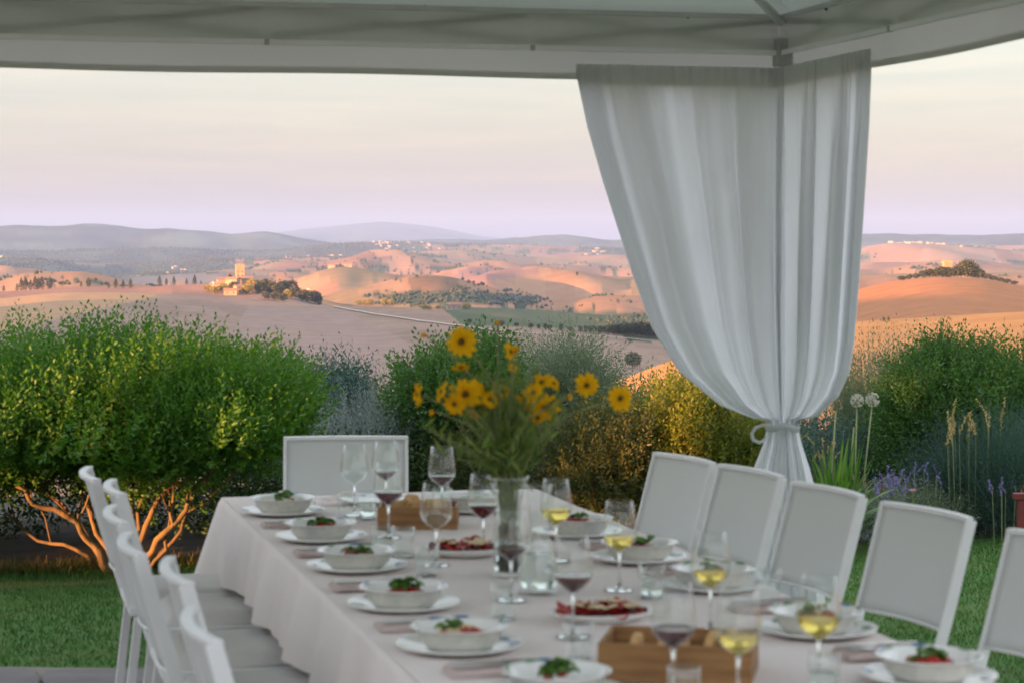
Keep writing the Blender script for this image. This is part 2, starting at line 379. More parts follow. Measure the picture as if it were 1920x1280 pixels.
col = palette[(rc[cell]*6.99).astype(int)] * (.9+.2*rb[cell])[..., None]
WOOD = np.array([.060,.075,.045])
pw = np.interp(Q, [1500, 2600, 5000, 7500, 11000, 14500], [0, .02, .15, .42, .66, 1.3])
pxa = 960 + F*np.tan(np.clip(A, -.6, .6))
pw = pw + np.where((Q > 5200) & (Q < 12000), .30*np.clip((700-pxa)/500, -.5, 1), 0)
wn = fbm(A*45+7, lr*16+9, 4)*1.6+.5
wood = (wn < pw*.95)
wood |= (sec-best < .05) & (Q > 2300) & (rc[cell] < .22)
pya = HY + (EYE - Z)/(Y + 1e-9)*F
def poly(pts, r0, r1):
    pts = np.array(pts, float); ins = np.zeros(A.shape, bool); n = len(pts)
    for i in range(n):
        x1, y1 = pts[i]; x2, y2 = pts[(i+1) % n]
        cnd = ((y1 > pya) != (y2 > pya)) & (pxa < (x2-x1)*(pya-y1)/(y2-y1+1e-9)+x1); ins ^= cnd
    return ins & (Q > r0) & (Q < r1)
near = (Q > 60) & (Q < 1750)
base = np.array([.39,.305,.225])
col[near] = base*(.92+.16*rb[cell[near]])[:, None]
wood &= ~near
col[(Q > 60) & (Q < 800) & (pxa > 1080 + 140*fbm(A*50, lr*20, 3) + (Q-400)*.3)] = (.56,.34,.15)
m_ = near & (Q > 800) & (pxa > 1300); col[m_] = (.56,.28,.13)
col[poly([(-80,520),(-80,640),(290,556),(290,545),(100,540)], 1000, 1600)] = (.54,.385,.22)
col[(Q > 1650) & (Q < 2150) & (pxa < 520)] = (.42,.27,.19)
col[poly([(470,566),(640,577),(800,660),(700,760),(380,720)], 500, 1400)] = (.42,.33,.26)
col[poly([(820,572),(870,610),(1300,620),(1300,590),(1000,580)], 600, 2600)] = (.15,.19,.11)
col[poly([(180,505),(180,535),(425,532),(425,508)], 2800, 6000)] = (.24,.26,.24)
col[poly([(820,525),(880,500),(1010,505),(960,520),(890,530)], 3000, 5000)] = (.40,.26,.21)
for pg, r0, r1 in (([(765,522),(800,516),(862,520),(855,545),(790,548),(768,540)], 2000, 3000),
                   ([(700,552),(800,545),(900,548),(1000,556),(1010,572),(720,572)], 1900, 3300),
                   ([(1130,600),(1250,585),(1250,640),(1180,640)], 600, 2000)):
    wood |= poly(pg, r0, r1)
scrub = poly([(765,522),(800,516),(862,520),(855,545),(790,548),(768,540)], 2000, 3000); wood &= ~scrub; col[scrub] = (.27,.19,.11)
col[wood] = WOOD*(.8+.5*rb[cell[wood]])[:, None]
grd = (Q < 60); col[grd] = (.07,.075,.035)
fw = wood & (Q > 5000); col[fw] *= np.clip(1 + 2.2*fbm(A*70+5, lr*40+3, 4), .5, 2.4)[fw][:, None]
bg_ = ~wood & (Q > 60); col[bg_] *= np.array([.66, .60, .62])
col *= (1 + .22*fbm(A*220, lr*160, 3))[..., None]
m, t = newmat('fields'); n = t.nodes.new; l = t.links.new
o = n('ShaderNodeOutputMaterial'); d = n('ShaderNodeBsdfDiffuse'); a = n('ShaderNodeAttribute'); a.attribute_name = 'col'
tc = n('ShaderNodeTexCoord'); wv = n('ShaderNodeTexWave'); wv.inputs['Scale'].default_value = .0085; wv.inputs['Distortion'].default_value = 16; wv.inputs['Detail'].default_value = 3; wv.inputs['Detail Scale'].default_value = .25
mp = n('ShaderNodeMapping'); mp.inputs['Rotation'].default_value = (0, 0, R(65)); l(tc.outputs['Object'], mp.inputs[0]); l(mp.outputs[0], wv.inputs['Vector'])
nz = n('ShaderNodeTexNoise'); nz.inputs['Scale'].default_value = .05; nz.inputs['Detail'].default_value = 8; nz.inputs['Roughness'].default_value = .7; l(tc.outputs['Object'], nz.inputs['Vector'])
ad = n('ShaderNodeMath'); ad.operation = 'MULTIPLY_ADD'; ad.inputs[1].default_value = .06; ad.inputs[2].default_value = .74; l(wv.outputs['Fac'], ad.inputs[0])
a2 = n('ShaderNodeMath'); a2.operation = 'MULTIPLY_ADD'; a2.inputs[1].default_value = .42; l(nz.outputs['Fac'], a2.inputs[0]); l(ad.outputs[0], a2.inputs[2])
mu = n('ShaderNodeMix'); mu.data_type = 'RGBA'; mu.blend_type = 'MULTIPLY'; mu.inputs['Factor'].default_value = 1; l(a.outputs['Color'], mu.inputs['A']); l(a2.outputs[0], mu.inputs['B'])
l(mu.outputs['Result'], d.inputs[0]); l(d.outputs[0], o.inputs[0]); M['fields'] = m
idx = (np.arange(nR-1)[:, None]*nA + np.arange(nA-1)[None, :]).ravel()
F4 = np.stack([idx, idx+1, idx+nA+1, idx+nA], 1)
me = np_mesh('hills', np.stack([X, Y, Z], -1).reshape(-1, 3), F4[:, ::-1], M['fields'], {'col': col.reshape(-1, 3)}, smooth=True)
tag(link('hills', me), 'rolling stubble fields and wooded hills running to the horizon', None, None, 'structure')
# pale farm tracks
M['dust'] = principled('white dust road', (.46,.40,.32), .95)
for k, pts in enumerate(([(625,576),(700,590),(770,600),(835,609),(900,618),(980,626),(1060,630),(1140,633),(1230,642)], )):
    P_ = [hit(*p, rmin=300) for p in pts]; vs = []; P2 = []
    for i in range(len(P_)-1):
        for q in np.linspace(0, 1, 12, endpoint=False): P2.append(P_[i]*(1-q)+P_[i+1]*q)
    P2 = np.array(P2); tg = np.gradient(P2[:, :2], axis=0); tg /= np.linalg.norm(tg, axis=1)[:, None]
    for side in (-1, 1):
        q = P2[:, :2] + side*1.1*np.stack([tg[:, 1], -tg[:, 0]], 1); vs.append(np.stack([q[:, 0], q[:, 1], ground(q[:, 0], q[:, 1])+.7], 1))
    nn = len(P2); V_ = np.concatenate(vs); f_ = np.array([(i, i+1, nn+i+1, nn+i) for i in range(nn-1)])
    tag(link('farm_track', np_mesh('farm_track', V_, f_, M['dust'])), 'thin white dirt track crossing the shaded field', None, None, 'structure')

# haze: one closed box of air
mv, t = newmat('haze air'); n = t.nodes.new
o = n('ShaderNodeOutputMaterial'); pv = n('ShaderNodeVolumePrincipled'); pv.inputs['Color'].default_value = (.33,.49,.84,1); pv.inputs['Density'].default_value = 5.0e-5
pv.inputs['Anisotropy'].default_value = 0.0
t.links.new(pv.outputs[0], o.inputs['Volume'])
hb = MB(); hb.box((-43000, -43000, -700), (43000, 43000, 420)); tag(hb.build('haze', mv), 'pale evening haze over the far hills', None, None, 'stuff')

# ------------------------------------------------------------------ foliage generators
def rot_about(v, k, a):
    c = np.cos(a)[:, None]; s = np.sin(a)[:, None]
    return v*c + np.cross(k, v)*s + k*(np.sum(k*v, 1)[:, None])*(1-c)
def unit(v): return v/np.maximum(np.linalg.norm(v, axis=-1, keepdims=True), 1e-9)
def leaves(cen, dr, ln, wd, rr, fold=.25, seed=1):
    """diamond leaves folded along the midrib"""
    g = np.random.default_rng(seed); n = len(cen); dr = unit(dr)
    sd_ = unit(np.cross(dr, g.normal(size=(n, 3)))); nm = np.cross(dr, sd_)
    ln = np.broadcast_to(ln, (n,))[:, None]; wd = np.broadcast_to(wd, (n,))[:, None]
    a = cen; b = cen + dr*ln*.5 + sd_*wd*.5 + nm*wd*fold; c = cen + dr*ln; d = cen + dr*ln*.5 - sd_*wd*.5 + nm*wd*fold
    V_ = np.stack([a, b, c, d], 1).reshape(-1, 3); i = np.arange(n)*4
    Fc = np.concatenate([np.stack([i, i+1, i+2], 1), np.stack([i, i+2, i+3], 1)])
    return V_, Fc, np.repeat(rr, 4)
def sprays(g, P0, D0, nl, L_, leaf, wd, spread=.9, up=.25):
    n = len(P0); k = np.tile(np.arange(nl), n); P = np.repeat(P0, nl, 0); D = np.repeat(unit(D0), nl, 0)
    t = (k+1)/nl; L2 = np.repeat(L_*g.uniform(.6, 1.3, n), nl)
    perp = unit(np.cross(D, g.normal(size=(n, 3)).repeat(nl, 0))); perp = rot_about(perp, D, k*2.4 + g.uniform(0, .6, n*nl))
    bend = np.zeros_like(D); bend[:, 2] = up*t*t
    pos = P + (D + bend)*(t*L2)[:, None]
    dr = D*(1-spread*.5) + perp*spread*(1.05-.5*t)[:, None] + bend
    sz = g.uniform(.5, 1.4, n*nl)*(1.05-.35*t)
    rr = np.clip(np.repeat(g.uniform(0, 1, n), nl)*.62 + g.uniform(0, .13, n*nl) + .25*t, 0, 1)
    return pos, dr, leaf*sz, wd*sz, rr
def crown_points(g, n, c, rad, p=2.6, lump=.16, inner=.55, bottom=-1, cl=70):
    """points in clumps over a lumpy superellipsoid, with outward directions"""
    cd = unit(g.normal(size=(cl, 3))); cs = g.uniform(-1, 1, cl)
    d = unit(g.normal(size=(n*2, 3))); d = d[d[:, 2] > bottom][:n]; n = len(d)
    dots = d @ cd.T; j = np.argmax(dots + g.normal(size=dots.shape)*.02, 1); near_ = dots[np.arange(n), j]
    q = (np.abs(d)**p).sum(1)**(-1/p)
    rho = (inner + (1-inner)*g.random(n)**.45) * (1 + lump*cs[j]) * (1 - .5*(1-near_)*2)
    pt = d*(q*rho)[:, None]*np.array(rad)
    return pt + np.array(c), d, cs[j]*.5+.5
def shrub(name, label, cat, loc, crowns, mat, nspray, nl, tw, leaf, wd, seed, stems=None, group=None, up=.5, outw=.8, p=2.6, lump=.16, inner=.5, bottom=-1, part='crown', stem_mat=None, spread=.9, jit_=.5, lean=(0, 0, 0)):
    """crowns: list of (centre, radii, share)"""
    g = np.random.default_rng(seed); e = empty(name, loc, label, cat, group)
    VV = []; FF = []; AA = []; off = 0; tot = sum(c[2] for c in crowns)
    for (c, rad, sh) in crowns:
        pt, d, cv = crown_points(g, int(nspray*sh/tot), c, rad, p, lump, inner, bottom)
        D0 = d*outw + np.array([0, 0, up]) + np.array(lean) + g.normal(size=d.shape)*jit_
        P_, dr, ls, ws, rr = sprays(g, pt, D0, nl, tw, leaf, wd, spread)
        rr = np.clip(rr*.6 + .4*np.repeat(cv, nl), 0, 1)
        v_, f_, a_ = leaves(P_, dr, ls, ws, rr, seed=seed+5)
        VV.append(v_); FF.append(f_+off); AA.append(a_); off += len(v_)
    o_ = link(part, np_mesh(name+'_foliage', np.concatenate(VV), np.concatenate(FF), mat, {'rnd': np.concatenate(AA)}), None, e)
    if stems:
        for (pts, r0, r1) in stems:
            b = MB(); k = len(pts); rs = [r0+(r1-r0)*i/(k-1) for i in range(k)]
            b.tube(pts, rs, 8); b.build('stem', stem_mat or M['bark'], e, smooth=True)
    return e
M['lf_green'] = leafmat('fresh green leaves', (.028,.095,.010), (.066,.165,.016), (.14,.23,.03))
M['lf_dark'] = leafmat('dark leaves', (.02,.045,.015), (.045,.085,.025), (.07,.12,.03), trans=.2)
M['lf_mid'] = leafmat('mid green leaves', (.028,.080,.018), (.058,.135,.028), (.12,.19,.045))
M['lf_olive'] = leafmat('grey green leaves', (.09,.13,.085), (.15,.20,.13), (.22,.27,.19), trans=.25)
M['lf_silver'] = leafmat('silver leaves', (.17,.21,.22), (.26,.31,.33), (.36,.40,.42), trans=.2)
M['lf_gold'] = leafmat('golden green leaves', (.07,.10,.016), (.16,.18,.022), (.32,.28,.03))
M['lf_rust'] = leafmat('rusty leaves', (.03,.05,.013), (.06,.07,.018), (.15,.11,.025))
M['lf_blue'] = leafmat('blue green leaves', (.04,.085,.075), (.06,.12,.10), (.09,.16,.12), trans=.2)
M['lf_grass'] = leafmat('grass blades', (.024,.092,.012), (.055,.145,.02), (.19,.20,.06), trans=.25)
M['lf_strap'] = leafmat('strap leaves', (.06,.15,.025), (.12,.24,.04), (.22,.32,.07), trans=.3)
M['lf_far'] = leafmat('far tree leaves', (.03,.05,.02), (.055,.065,.026), (.12,.10,.04), trans=.12)
M['lf_cyp'] = leafmat('cypress leaves', (.025,.045,.025), (.05,.07,.03), (.09,.09,.045), trans=.1)
M['lf_yel'] = leafmat('yellowing leaves', (.16,.14,.03), (.30,.24,.05), (.40,.30,.07), trans=.3)
M['lilac'] = leafmat('violet flower spikes', (.16,.13,.36), (.24,.20,.50), (.34,.28,.55), trans=.2, tmul=1)
M['straw'] = leafmat('dry straw', (.35,.26,.12), (.48,.36,.18), (.55,.30,.10), trans=.3)

# ------------------------------------------------------------------ far countryside: trees, hamlets, castle
def far_tree_mesh(kind, seed):
    g = np.random.default_rng(seed)
    if kind == 'cypress': rad, c, n_, ls, p = (.13, .13, .47), (0, 0, .52), 420, .075, 2.0
    elif kind == 'cone': rad, c, n_, ls, p = (.26, .26, .46), (0, 0, .53), 520, .09, 2.0
    elif kind == 'umbrella': rad, c, n_, ls, p = (.55, .55, .22), (0, 0, .78), 520, .10, 2.4
    else: rad, c, n_, ls, p = (.46, .46, .40), (0, 0, .58), 620, .12, 2.2
    d = unit(g.normal(size=(n_, 3))); cd = unit(g.normal(size=(14, 3))); j = np.argmax(d @ cd.T, 1); cs = g.uniform(-1, 1, 14)[j]
    rho = (.35+.65*g.random(n_)**.4)*(1+.17*cs)
    if kind == 'cypress': d[:, :2] *= (1.15-.55*d[:, 2:3])
    pt = d*rho[:, None]*np.array(rad)+np.array(c)
    v_, f_, a_ = leaves(pt, d+g.normal(size=d.shape)*.7+np.array([0, 0, .8 if kind == 'cypress' else .2]), ls*g.uniform(.7, 1.4, n_), ls*.75, np.clip(.5+.4*cs*.6+g.normal(size=n_)*.2, 0, 1), seed=seed)
    # a solid dark core keeps the crown dense
    return v_, f_, a_
FT = {}
for kind, mt, nv in (('cypress', 'lf_cyp', 3), ('cone', 'lf_cyp', 2), ('umbrella', 'lf_cyp', 2), ('round', 'lf_far', 4), ('yellow', 'lf_yel', 3)):
    for q in range(nv):
        v_, f_, a_ = far_tree_mesh(kind, 100+q*7+len(kind)); FT[kind, q] = np_mesh('far_crown', v_, f_, M[mt], {'rnd': a_})
tb = MB(); tb.tube([(0, 0, -.05), (.01, 0, .3), (0, .01, .6)], [.03, .022, .01], 6); TRUNK = tb.mesh('far_trunk', M['bark'])
rs = random.Random(5)
def far_tree(name, kind, px, py, hpx, label, group, wid=1.0, D=None, cat='tree'):
    g = hit(px, py, 300) if D is None else crest(px, D)
    dist = math.hypot(g[0], g[1]); h = hpx/F*dist
    e = empty(name, g - np.array([0, 0, h*.03]), label, cat, group, rz=rs.uniform(0, 6))
    nv = {'cypress': 3, 'cone': 2, 'umbrella': 2, 'round': 4, 'yellow': 3}[kind]
    for nm, me_ in (('trunk', TRUNK), ('crown', FT[kind, rs.randrange(nv)])):
        o_ = link(nm, me_, None, e); o_.scale = (h*wid, h*wid, h)
    return e
row = 'cypresses along the ridge to the left of the castle'
for px, h, kd in ((40,24,'cypress'),(48,27,'cypress'),(57,20,'cypress'),(66,26,'cypress'),(72,22,'cypress'),(79,24,'cypress'),(7,12,'cypress'),(32,14,'cypress')):
    far_tree('cypress_tree', kd, px, 0, h, 'slender dark cypress in the tight row on the far left ridge', 'tight row of cypresses on the far left ridge', D=2060)
far_tree('cypress_tree', 'cone', 93, 0, 22, 'broad dark conical tree at the end of the tight cypress row', None, D=2060)
far_tree('umbrella_tree', 'umbrella', 117, 0, 13, 'small round-topped tree alone between the cypress row and the bushier cypress', None, D=2060)
far_tree('cypress_tree', 'cypress', 152, 0, 12, 'very short cypress just left of a bushier one on the ridge', None, D=2040)
far_tree('cypress_tree', 'cone', 166, 0, 17, 'bushy short conifer with a ragged top on the ridge', None, D=2040)
for px, h in ((204,12),(217,19),(231,16),(245,18),(299,20),(312,14),(326,17),(350,12),(365,20),(377,10)):
    far_tree('cypress_tree', 'cypress', px, 0, h, 'lone cypress in the widely spaced line leading to the castle', 'widely spaced cypresses leading to the castle', D=1960)
for px, h, w_ in ((1802,25,1.1),(1812,34,1),(1822,30,1.1),(1838,18,1),(1765,20,1.3),(1758,16,1.2),(1748,14,1.4),(1731,15,1.2),(1718,10,1.5),(1704,9,1.5),(1690,9,1.6),(1772,18,1.2),(1786,16,1.4),(1830,13,1.5),(1850,11,1.8),(1862,9,1.8),(1875,8,2),(1888,8,2),(1902,7,2),(1742,17,1.1),(1693,7,1.8),(1793,20,1.2)):
    far_tree('broadleaf_tree', 'round', px, 0, h, 'dark round tree in the grove on the orange hill right of the curtain', 'grove on the orange hill right of the curtain', wid=w_, D=1500)
b_ = lambda lab: None
for px, py, h, kd, w_ in ((473,548,24,'yellow',1),(462,552,18,'yellow',1.2),(486,549,20,'round',1),(497,550,26,'round',1),(505,551,15,'yellow',1.4),(512,552,24,'round',1),(522,554,22,'round',1.1),(533,549,22,'round',1.2),(548,548,24,'cone',1.6),(555,561,23,'round',1),(567,565,22,'round',1),(578,568,23,'round',1),(590,570,24,'round',1),(541,560,17,'yellow',1.1),(598,572,22,'cone',1.2),
    (420,548,16,'yellow',1.2),(408,549,12,'yellow',1.3),(438,546,18,'round',1.2),(400,551,14,'yellow',1),(390,548,13,'yellow',1.2),(500,562,14,'round',1.2),(515,564,15,'round',1.2),(530,566,16,'round',1.2)):
    far_tree('broadleaf_tree', kd, px, py, h, {'yellow': 'small yellow-green tree among the castle hamlet houses', 'round': 'green tree on the slope in front of the castle hamlet', 'cone': 'dark conical tree on the slope right of the castle hamlet'}[kd],
             {'yellow': 'yellow-green trees at the castle hamlet', 'round': 'green trees in front of the castle hamlet', 'cone': 'dark conical trees right of the castle hamlet'}[kd], wid=w_)
far_tree('cypress_tree', 'cypress', 431, 528, 20, 'dark cypress pair-mate close on the left of the castle tower', None, wid=1.5, D=1870)
far_tree('cypress_tree', 'cypress', 484, 551, 26, 'narrow cypress rising in front of the long castle hamlet house', None)
for px, py, h, kd in ((672,572,9,'yellow'),(684,572,9,'yellow'),(693,572,11,'yellow'),(722,571,12,'yellow'),(733,572,10,'yellow'),(796,581,9,'yellow'),(822,580,7,'yellow'),(845,580,9,'yellow'),(875,580,11,'yellow'),(805,581,7,'yellow')):
    far_tree('roadside_tree', kd, px, py, h, 'small yellow-lit tree beside the far side of the grey field', 'yellow trees along the far side of the grey field', wid=1.5)
for px, h, kd in ((1052,14,'cone'),(1088,12,'cone'),(1098,14,'cone'),(1010,10,'cone'),(1022,12,'cone'),(1030,9,'round'),(940,10,'round'),(968,8,'round'),(995,9,'round'),(880,8,'round'),(1070,9,'round'),(1110,14,'round'),(1125,15,'round'),(1140,17,'round'),(1152,20,'round'),(1165,22,'round'),(1178,24,'round'),(1190,26,'round'),(1203,28,'round'),(1216,28,'round'),(1230,30,'round'),(1160,12,'round'),(1250,32,'round')):
    far_tree('valley_tree', kd, px, 606+(px-880)*.08, h, 'dark tree in the shaded valley wood behind the bushes', 'dark trees in the shaded valley wood', wid=1.2)
for px, h in ((1657,9),(1666,9),(1807,6)): far_tree('cypress_tree', 'cypress', px, 603, h, 'tiny dark tree at the foot of the orange hill', 'tiny trees at the foot of the orange hill', wid=1.6)
far_tree('round_tree', 'round', 1186, 690, 30, 'round grey-green tree standing alone above the orange bank', None)
far_tree('cypress_tree', 'cone', 1082, 517, 8, 'tiny dark tree alone on the crest of the central pale hill', None)

# distant woodland: far lumps of trees nobody could count
g = np.random.default_rng(11)
ok = wood & (np.abs(A) < .26) & (Q > 1600) & (Q < 12500)
ii = np.flatnonzero(ok.ravel()); wgt = (Q.ravel()[ii])**-0.4; ii = g.choice(ii, 14000, replace=True, p=wgt/wgt.sum())
g2 = np.random.default_rng(3)
orr = Q.ravel()[ii]; ox = X.ravel()[ii]+g2.normal(size=len(ii))*.004*orr; oy = Y.ravel()[ii]+g2.normal(size=len(ii))*.006*orr; oz = ground(ox, oy)
n_ = len(ii); hh = g.uniform(1.6, 4.2, n_)*np.interp(orr, [1500, 3500, 12000], [.75, 1.3, 2.3]); ww = hh*g.uniform(.45, .9, n_)
ring = np.array([[1, 0, .0], [.31, .95, .0], [-.81, .59, .0], [-.81, -.59, .0], [.31, -.95, .0]])
VV = []; 
for z_, s_ in ((0, .6), (.45, 1.0), (.8, .65)):
    q = np.stack([ring[:, 0], ring[:, 1]], 1)[None]*(ww*s_)[:, None, None]*g.uniform(.7, 1.3, (n_, 5, 1))
    VV.append(np.concatenate([q + np.stack([ox, oy], 1)[:, None], np.broadcast_to((oz-.5+hh*z_)[:, None, None], (n_, 5, 1))], 2))
VV.append(np.stack([ox, oy, oz+hh], 1)[:, None]); V_ = np.concatenate(VV, 1)
ft = []
for k in range(2):
    for i in range(5): a_, b2 = k*5+i, k*5+(i+1) % 5; ft += [(a_, b2, b2+5), (a_, b2+5, a_+5)]
for i in range(5): ft.append((10+i, 10+(i+1) % 5, 15))
ft = np.array(ft); Fc = (ft[None] + (np.arange(n_)*16)[:, None, None]).reshape(-1, 3)
me = np_mesh('distant_woodland', V_.reshape(-1, 3), Fc, M['lf_far'], {'rnd': np.repeat(g.random(n_)*.6, 16)})
tag(link('distant_woodland', me), 'dark woods and hedgerows scattered over the far hills', 'woodland', None, 'stuff')

# far villages: counted only as speckles of pale houses
hb = MB()
for (cx, cy_, sx, sy, cnt, D) in ((730,455,34,2,26,10900),(790,460,40,3,10,10600),(1720,461,60,2,34,8450),(280,470,26,3,12,9500),(140,448,8,3,6,12500),(640,470,60,8,14,9000),(330,484,40,4,12,7800),(30,474,30,3,9,8800),(560,475,60,8,12,8900),(1120,463,30,5,10,10500),(180,492,60,4,8,6900),(960,470,40,5,9,9300),(1800,484,60,4,8,6900)):
    for k in range(cnt):
        px = cx+rs.gauss(0, sx*.55); DD = D*(1+rs.uniform(-.04, .04)); p = crest(px, DD); w_ = rs.uniform(5, 11); h_ = rs.uniform(4, 7); a_ = rs.uniform(0, 3)
        Mx = Matrix.Translation(p) @ Matrix.Rotation(a_, 4, 'Z'); hb.box((-w_, -w_*.6, -3), (w_, w_*.6, h_), Mx)
M['farhouse'] = principled('pale far plaster', (.34,.28,.22), .9)
tag(hb.build('distant_villages', M['farhouse']), 'pale specks of far villages on the hazy ridges', 'villages', None, 'stuff')

def house(loc, w_, d_, h_, rz, label, group=None, name='stone_house', tower=False, wins=3, mat='castle', roof=1.0):
    e = empty(name, loc, label, 'tower' if tower else 'house', group, rz)
    b = MB(); b.box((-w_/2, -d_/2, -3), (w_/2, d_/2, h_)); 
    if not tower: b.add([(-w_/2, -d_/2, h_), (-w_/2, d_/2, h_), (-w_/2, 0, h_+d_*.22*roof), (w_/2, -d_/2, h_), (w_/2, d_/2, h_), (w_/2, 0, h_+d_*.22*roof)], [(0, 2, 1), (3, 4, 5)])
    b.build('wall', M[mat], e)
    if tower:
        b = MB(); b.box((-w_/2-.35, -d_/2-.35, h_), (w_/2+.35, d_/2+.35, h_+.9)); b.build('parapet', M[mat], e)
        n_ = 5
        for k in range(n_):
            for sg in (-1, 1):
                b = MB(); x = -w_/2+(k+.5)*w_/n_; b.box((x-.5, sg*d_/2-.3, h_+.9), (x+.5, sg*d_/2+.3, h_+1.9)); b.build('merlon', M[mat], e)
    else:
        for sg in (-1, 1):
            b = MB(); y0, y1 = sg*(d_/2+.5), 0; z0, z1 = h_-.1, h_+d_*.22*roof+.12
            b.add([(-w_/2-.5, y0, z0), (w_/2+.5, y0, z0), (w_/2+.5, y1, z1), (-w_/2-.5, y1, z1), (-w_/2-.5, y0, z0+.35), (w_/2+.5, y0, z0+.35), (w_/2+.5, y1, z1+.35), (-w_/2-.5, y1, z1+.35)],
                  [(0, 1, 2, 3), (7, 6, 5, 4), (0, 4, 5, 1), (1, 5, 6, 2), (3, 2, 6, 7), (0, 3, 7, 4)]); b.build('roof', M['tile_red'], e)
    rows_ = max(1, int(h_//3.4))
    for r_ in range(rows_):
        for k in range(wins):
            x = -w_/2+(k+.5)*w_/wins; z = 1.2+r_*3.2; b = MB(); b.box((x-.45, -d_/2-.05, z), (x+.45, -d_/2+.1, z+1.3)); b.build('window', M['window_dark'], e)
    return e
p = crest(450, 1850); house(p, 6.8, 6.8, 16.0, R(12), 'tall square stone castle tower above the hamlet', name='castle_tower', tower=True, wins=2)
for px, py, D, w_, d_, h_, rz, lb in ((420,0,1845,11,6,5,15,'low orange-roofed house left of the castle tower'),
    (437,0,1820,10,7,6.5,-20,'stone house directly at the foot of the castle tower'),
    (463,0,1830,9,8,6.5,10,'stone house just right of the castle tower'),
    (475,0,1790,7,6,7.5,70,'gabled house end at the left of the long hamlet building'),
    (498,0,1800,21,6,5.5,-8,'long pale stone building right of the castle tower'),
    (520,0,1805,11,7,6.5,20,'small house at the right end of the long hamlet building'),
    (432,0,1740,10,6,3.6,5,'wide low barn below the castle tower'),
    (405,0,1790,9,7,4,-10,'small shed at the left edge of the castle hamlet'),
    (452,0,1755,10,7,5,30,'small house with rusty roof below the castle tower')):
    p = crest(px, D); house(p, w_, d_, h_, R(rz), lb, wins=max(2, int(w_/4)))
p = crest(853, 1880); house(hit(850, 581, 300), 12, 7, 4, R(10), 'tiny white farmhouse at the edge of the grey field', mat='farhouse')
p = crest(1780, 1500); house(p+np.array([0, 9, 0]), 5, 5, 9.0, R(8), 'pale square tower house among the trees of the right grove', name='tower_house', tower=True, wins=1)
for px, D, w_ in ((622,3490,11),(633,3500,8),(645,3500,9),(656,3480,7)):
    house(crest(px, D), w_, 6, 4.5, R(rs.uniform(-20, 20)), 'pale farm building on the crest of the orange hill right of the castle', group='pale farm buildings on the crest right of the castle', mat='farhouse')
for px, lb, h_ in ((400, 'slim pale pole standing left of the castle hamlet', 9.5), (578, 'slim dark pole on the slope right of the castle hamlet', 9)):
    p = hit(px, 551 if px < 500 else 562, 300); b = MB(); b.tube([(0, 0, -.5), (0, 0, h_)], [.45, .35], 6); b.box((-1.4, -.2, h_-1.2), (1.4, .2, h_-.8)); o_ = b.build('utility_pole', M['pole'], loc=p); tag(o_, lb, 'pole')

# ------------------------------------------------------------------ the terrace, the lawn, the beds
TH = R(14.1); aT = np.array([math.sin(TH), -math.cos(TH), 0]); bT = np.array([math.cos(TH), math.sin(TH), 0])   # towards camera / to the right
g = np.random.default_rng(21)
M['lawnbase'] = principled('lawn soil and thatch', (.045,.13,.02), .95, col2=(.08,.13,.03), vscale=5, bump=.6, bscale=60)
LX0, LX1 = -5.5, 6.0
xs = np.linspace(LX0, LX1, 70); ys = np.linspace(5.5, 13.6, 60)
XX, YY = np.meshgrid(xs, ys); ZZ = .012*np.sin(XX*1.7+1)*np.sin(YY*1.1) - .006
i_ = (np.arange(59)[:, None]*70 + np.arange(69)[None]).ravel()
me = np_mesh('lawn', np.stack([XX, YY, ZZ], -1).reshape(-1, 3), np.stack([i_, i_+1, i_+71, i_+70], 1), M['lawnbase'], smooth=True)
tag(link('lawn', me), 'mown green lawn around the terrace', None, None, 'structure')
nB = 270000
bx = g.uniform(-4.6, 5.4, nB); by = g.uniform(6.2, 13.5, nB)
backedge = lambda x: np.interp(x, [-4, -2.6, -1.2, 0, 1.5, 4.5], [11.75, 11.55, 12.0, 12.2, 12.6, 13.4])
paveedge = lambda x: np.interp(x, [-4, -2.2, -1.5, .2, .9], [8.95, 9.02, 8.98, 8.9, 5.0])
keep = (by < backedge(bx)+.05*g.normal(size=nB)) & ((by > paveedge(bx)) | (bx > .9)) & (np.abs(bx/by) < .45)
bx, by = bx[keep], by[keep]; nB = len(bx); patch = fbm(bx*1.5+3, by*1.5+9, 3); strip = fbm(bx*.6+20, by*5+9, 3)
hgt = g.uniform(.014, .034, nB)*(1+1.2*np.clip(.3-(backedge(bx)-by), 0, .3)/.3*g.random(nB)*1.6)
cen = np.stack([bx, by, .012*np.sin(bx*1.7+1)*np.sin(by*1.1)-.008], 1); dr = np.stack([g.normal(size=nB)*.45, g.normal(size=nB)*.45, np.ones(nB)], 1)
v_, f_, a_ = leaves(cen, dr, hgt, .0045, np.clip(.35+1.3*patch+2.0*np.clip(strip-.05, 0, 1)+.55*np.exp(-((by-(11.30+.30*(bx+2)))/.07)**2)*(bx < 0)+.45*np.exp(-((by-(10.72+.32*(bx+2)+.05*np.sin(bx*4)))/.05)**2)*(bx < 0)+g.normal(size=nB)*.14, 0, 1), seed=4)
tag(link('grass', np_mesh('grass', v_, f_, M['lf_grass'], {'rnd': a_})), 'short green grass blades with paler dry streaks', None, None, 'stuff')
# bed soil behind the lawn
vs = []; xs = np.linspace(-6, 7, 60); ys = np.linspace(0, 1, 14)
for t_ in ys:
    for x_ in xs: y_ = backedge(x_)*(1-t_) + 17.5*t_; vs.append((x_, y_, (.02 + .05*math.sin(x_*3)*math.sin(y_*2.3)*.5 if 0 < t_ else -.02) + (-.25*max(0, y_-14)*.35)))
i_ = (np.arange(13)[:, None]*60 + np.arange(59)[None]).ravel()
tag(link('flower_bed', np_mesh('flower_bed', np.array(vs), np.stack([i_, i_+1, i_+61, i_+60], 1), M['soil'], smooth=True)), 'bare dark soil of the planted bank behind the lawn', None, None, 'structure')
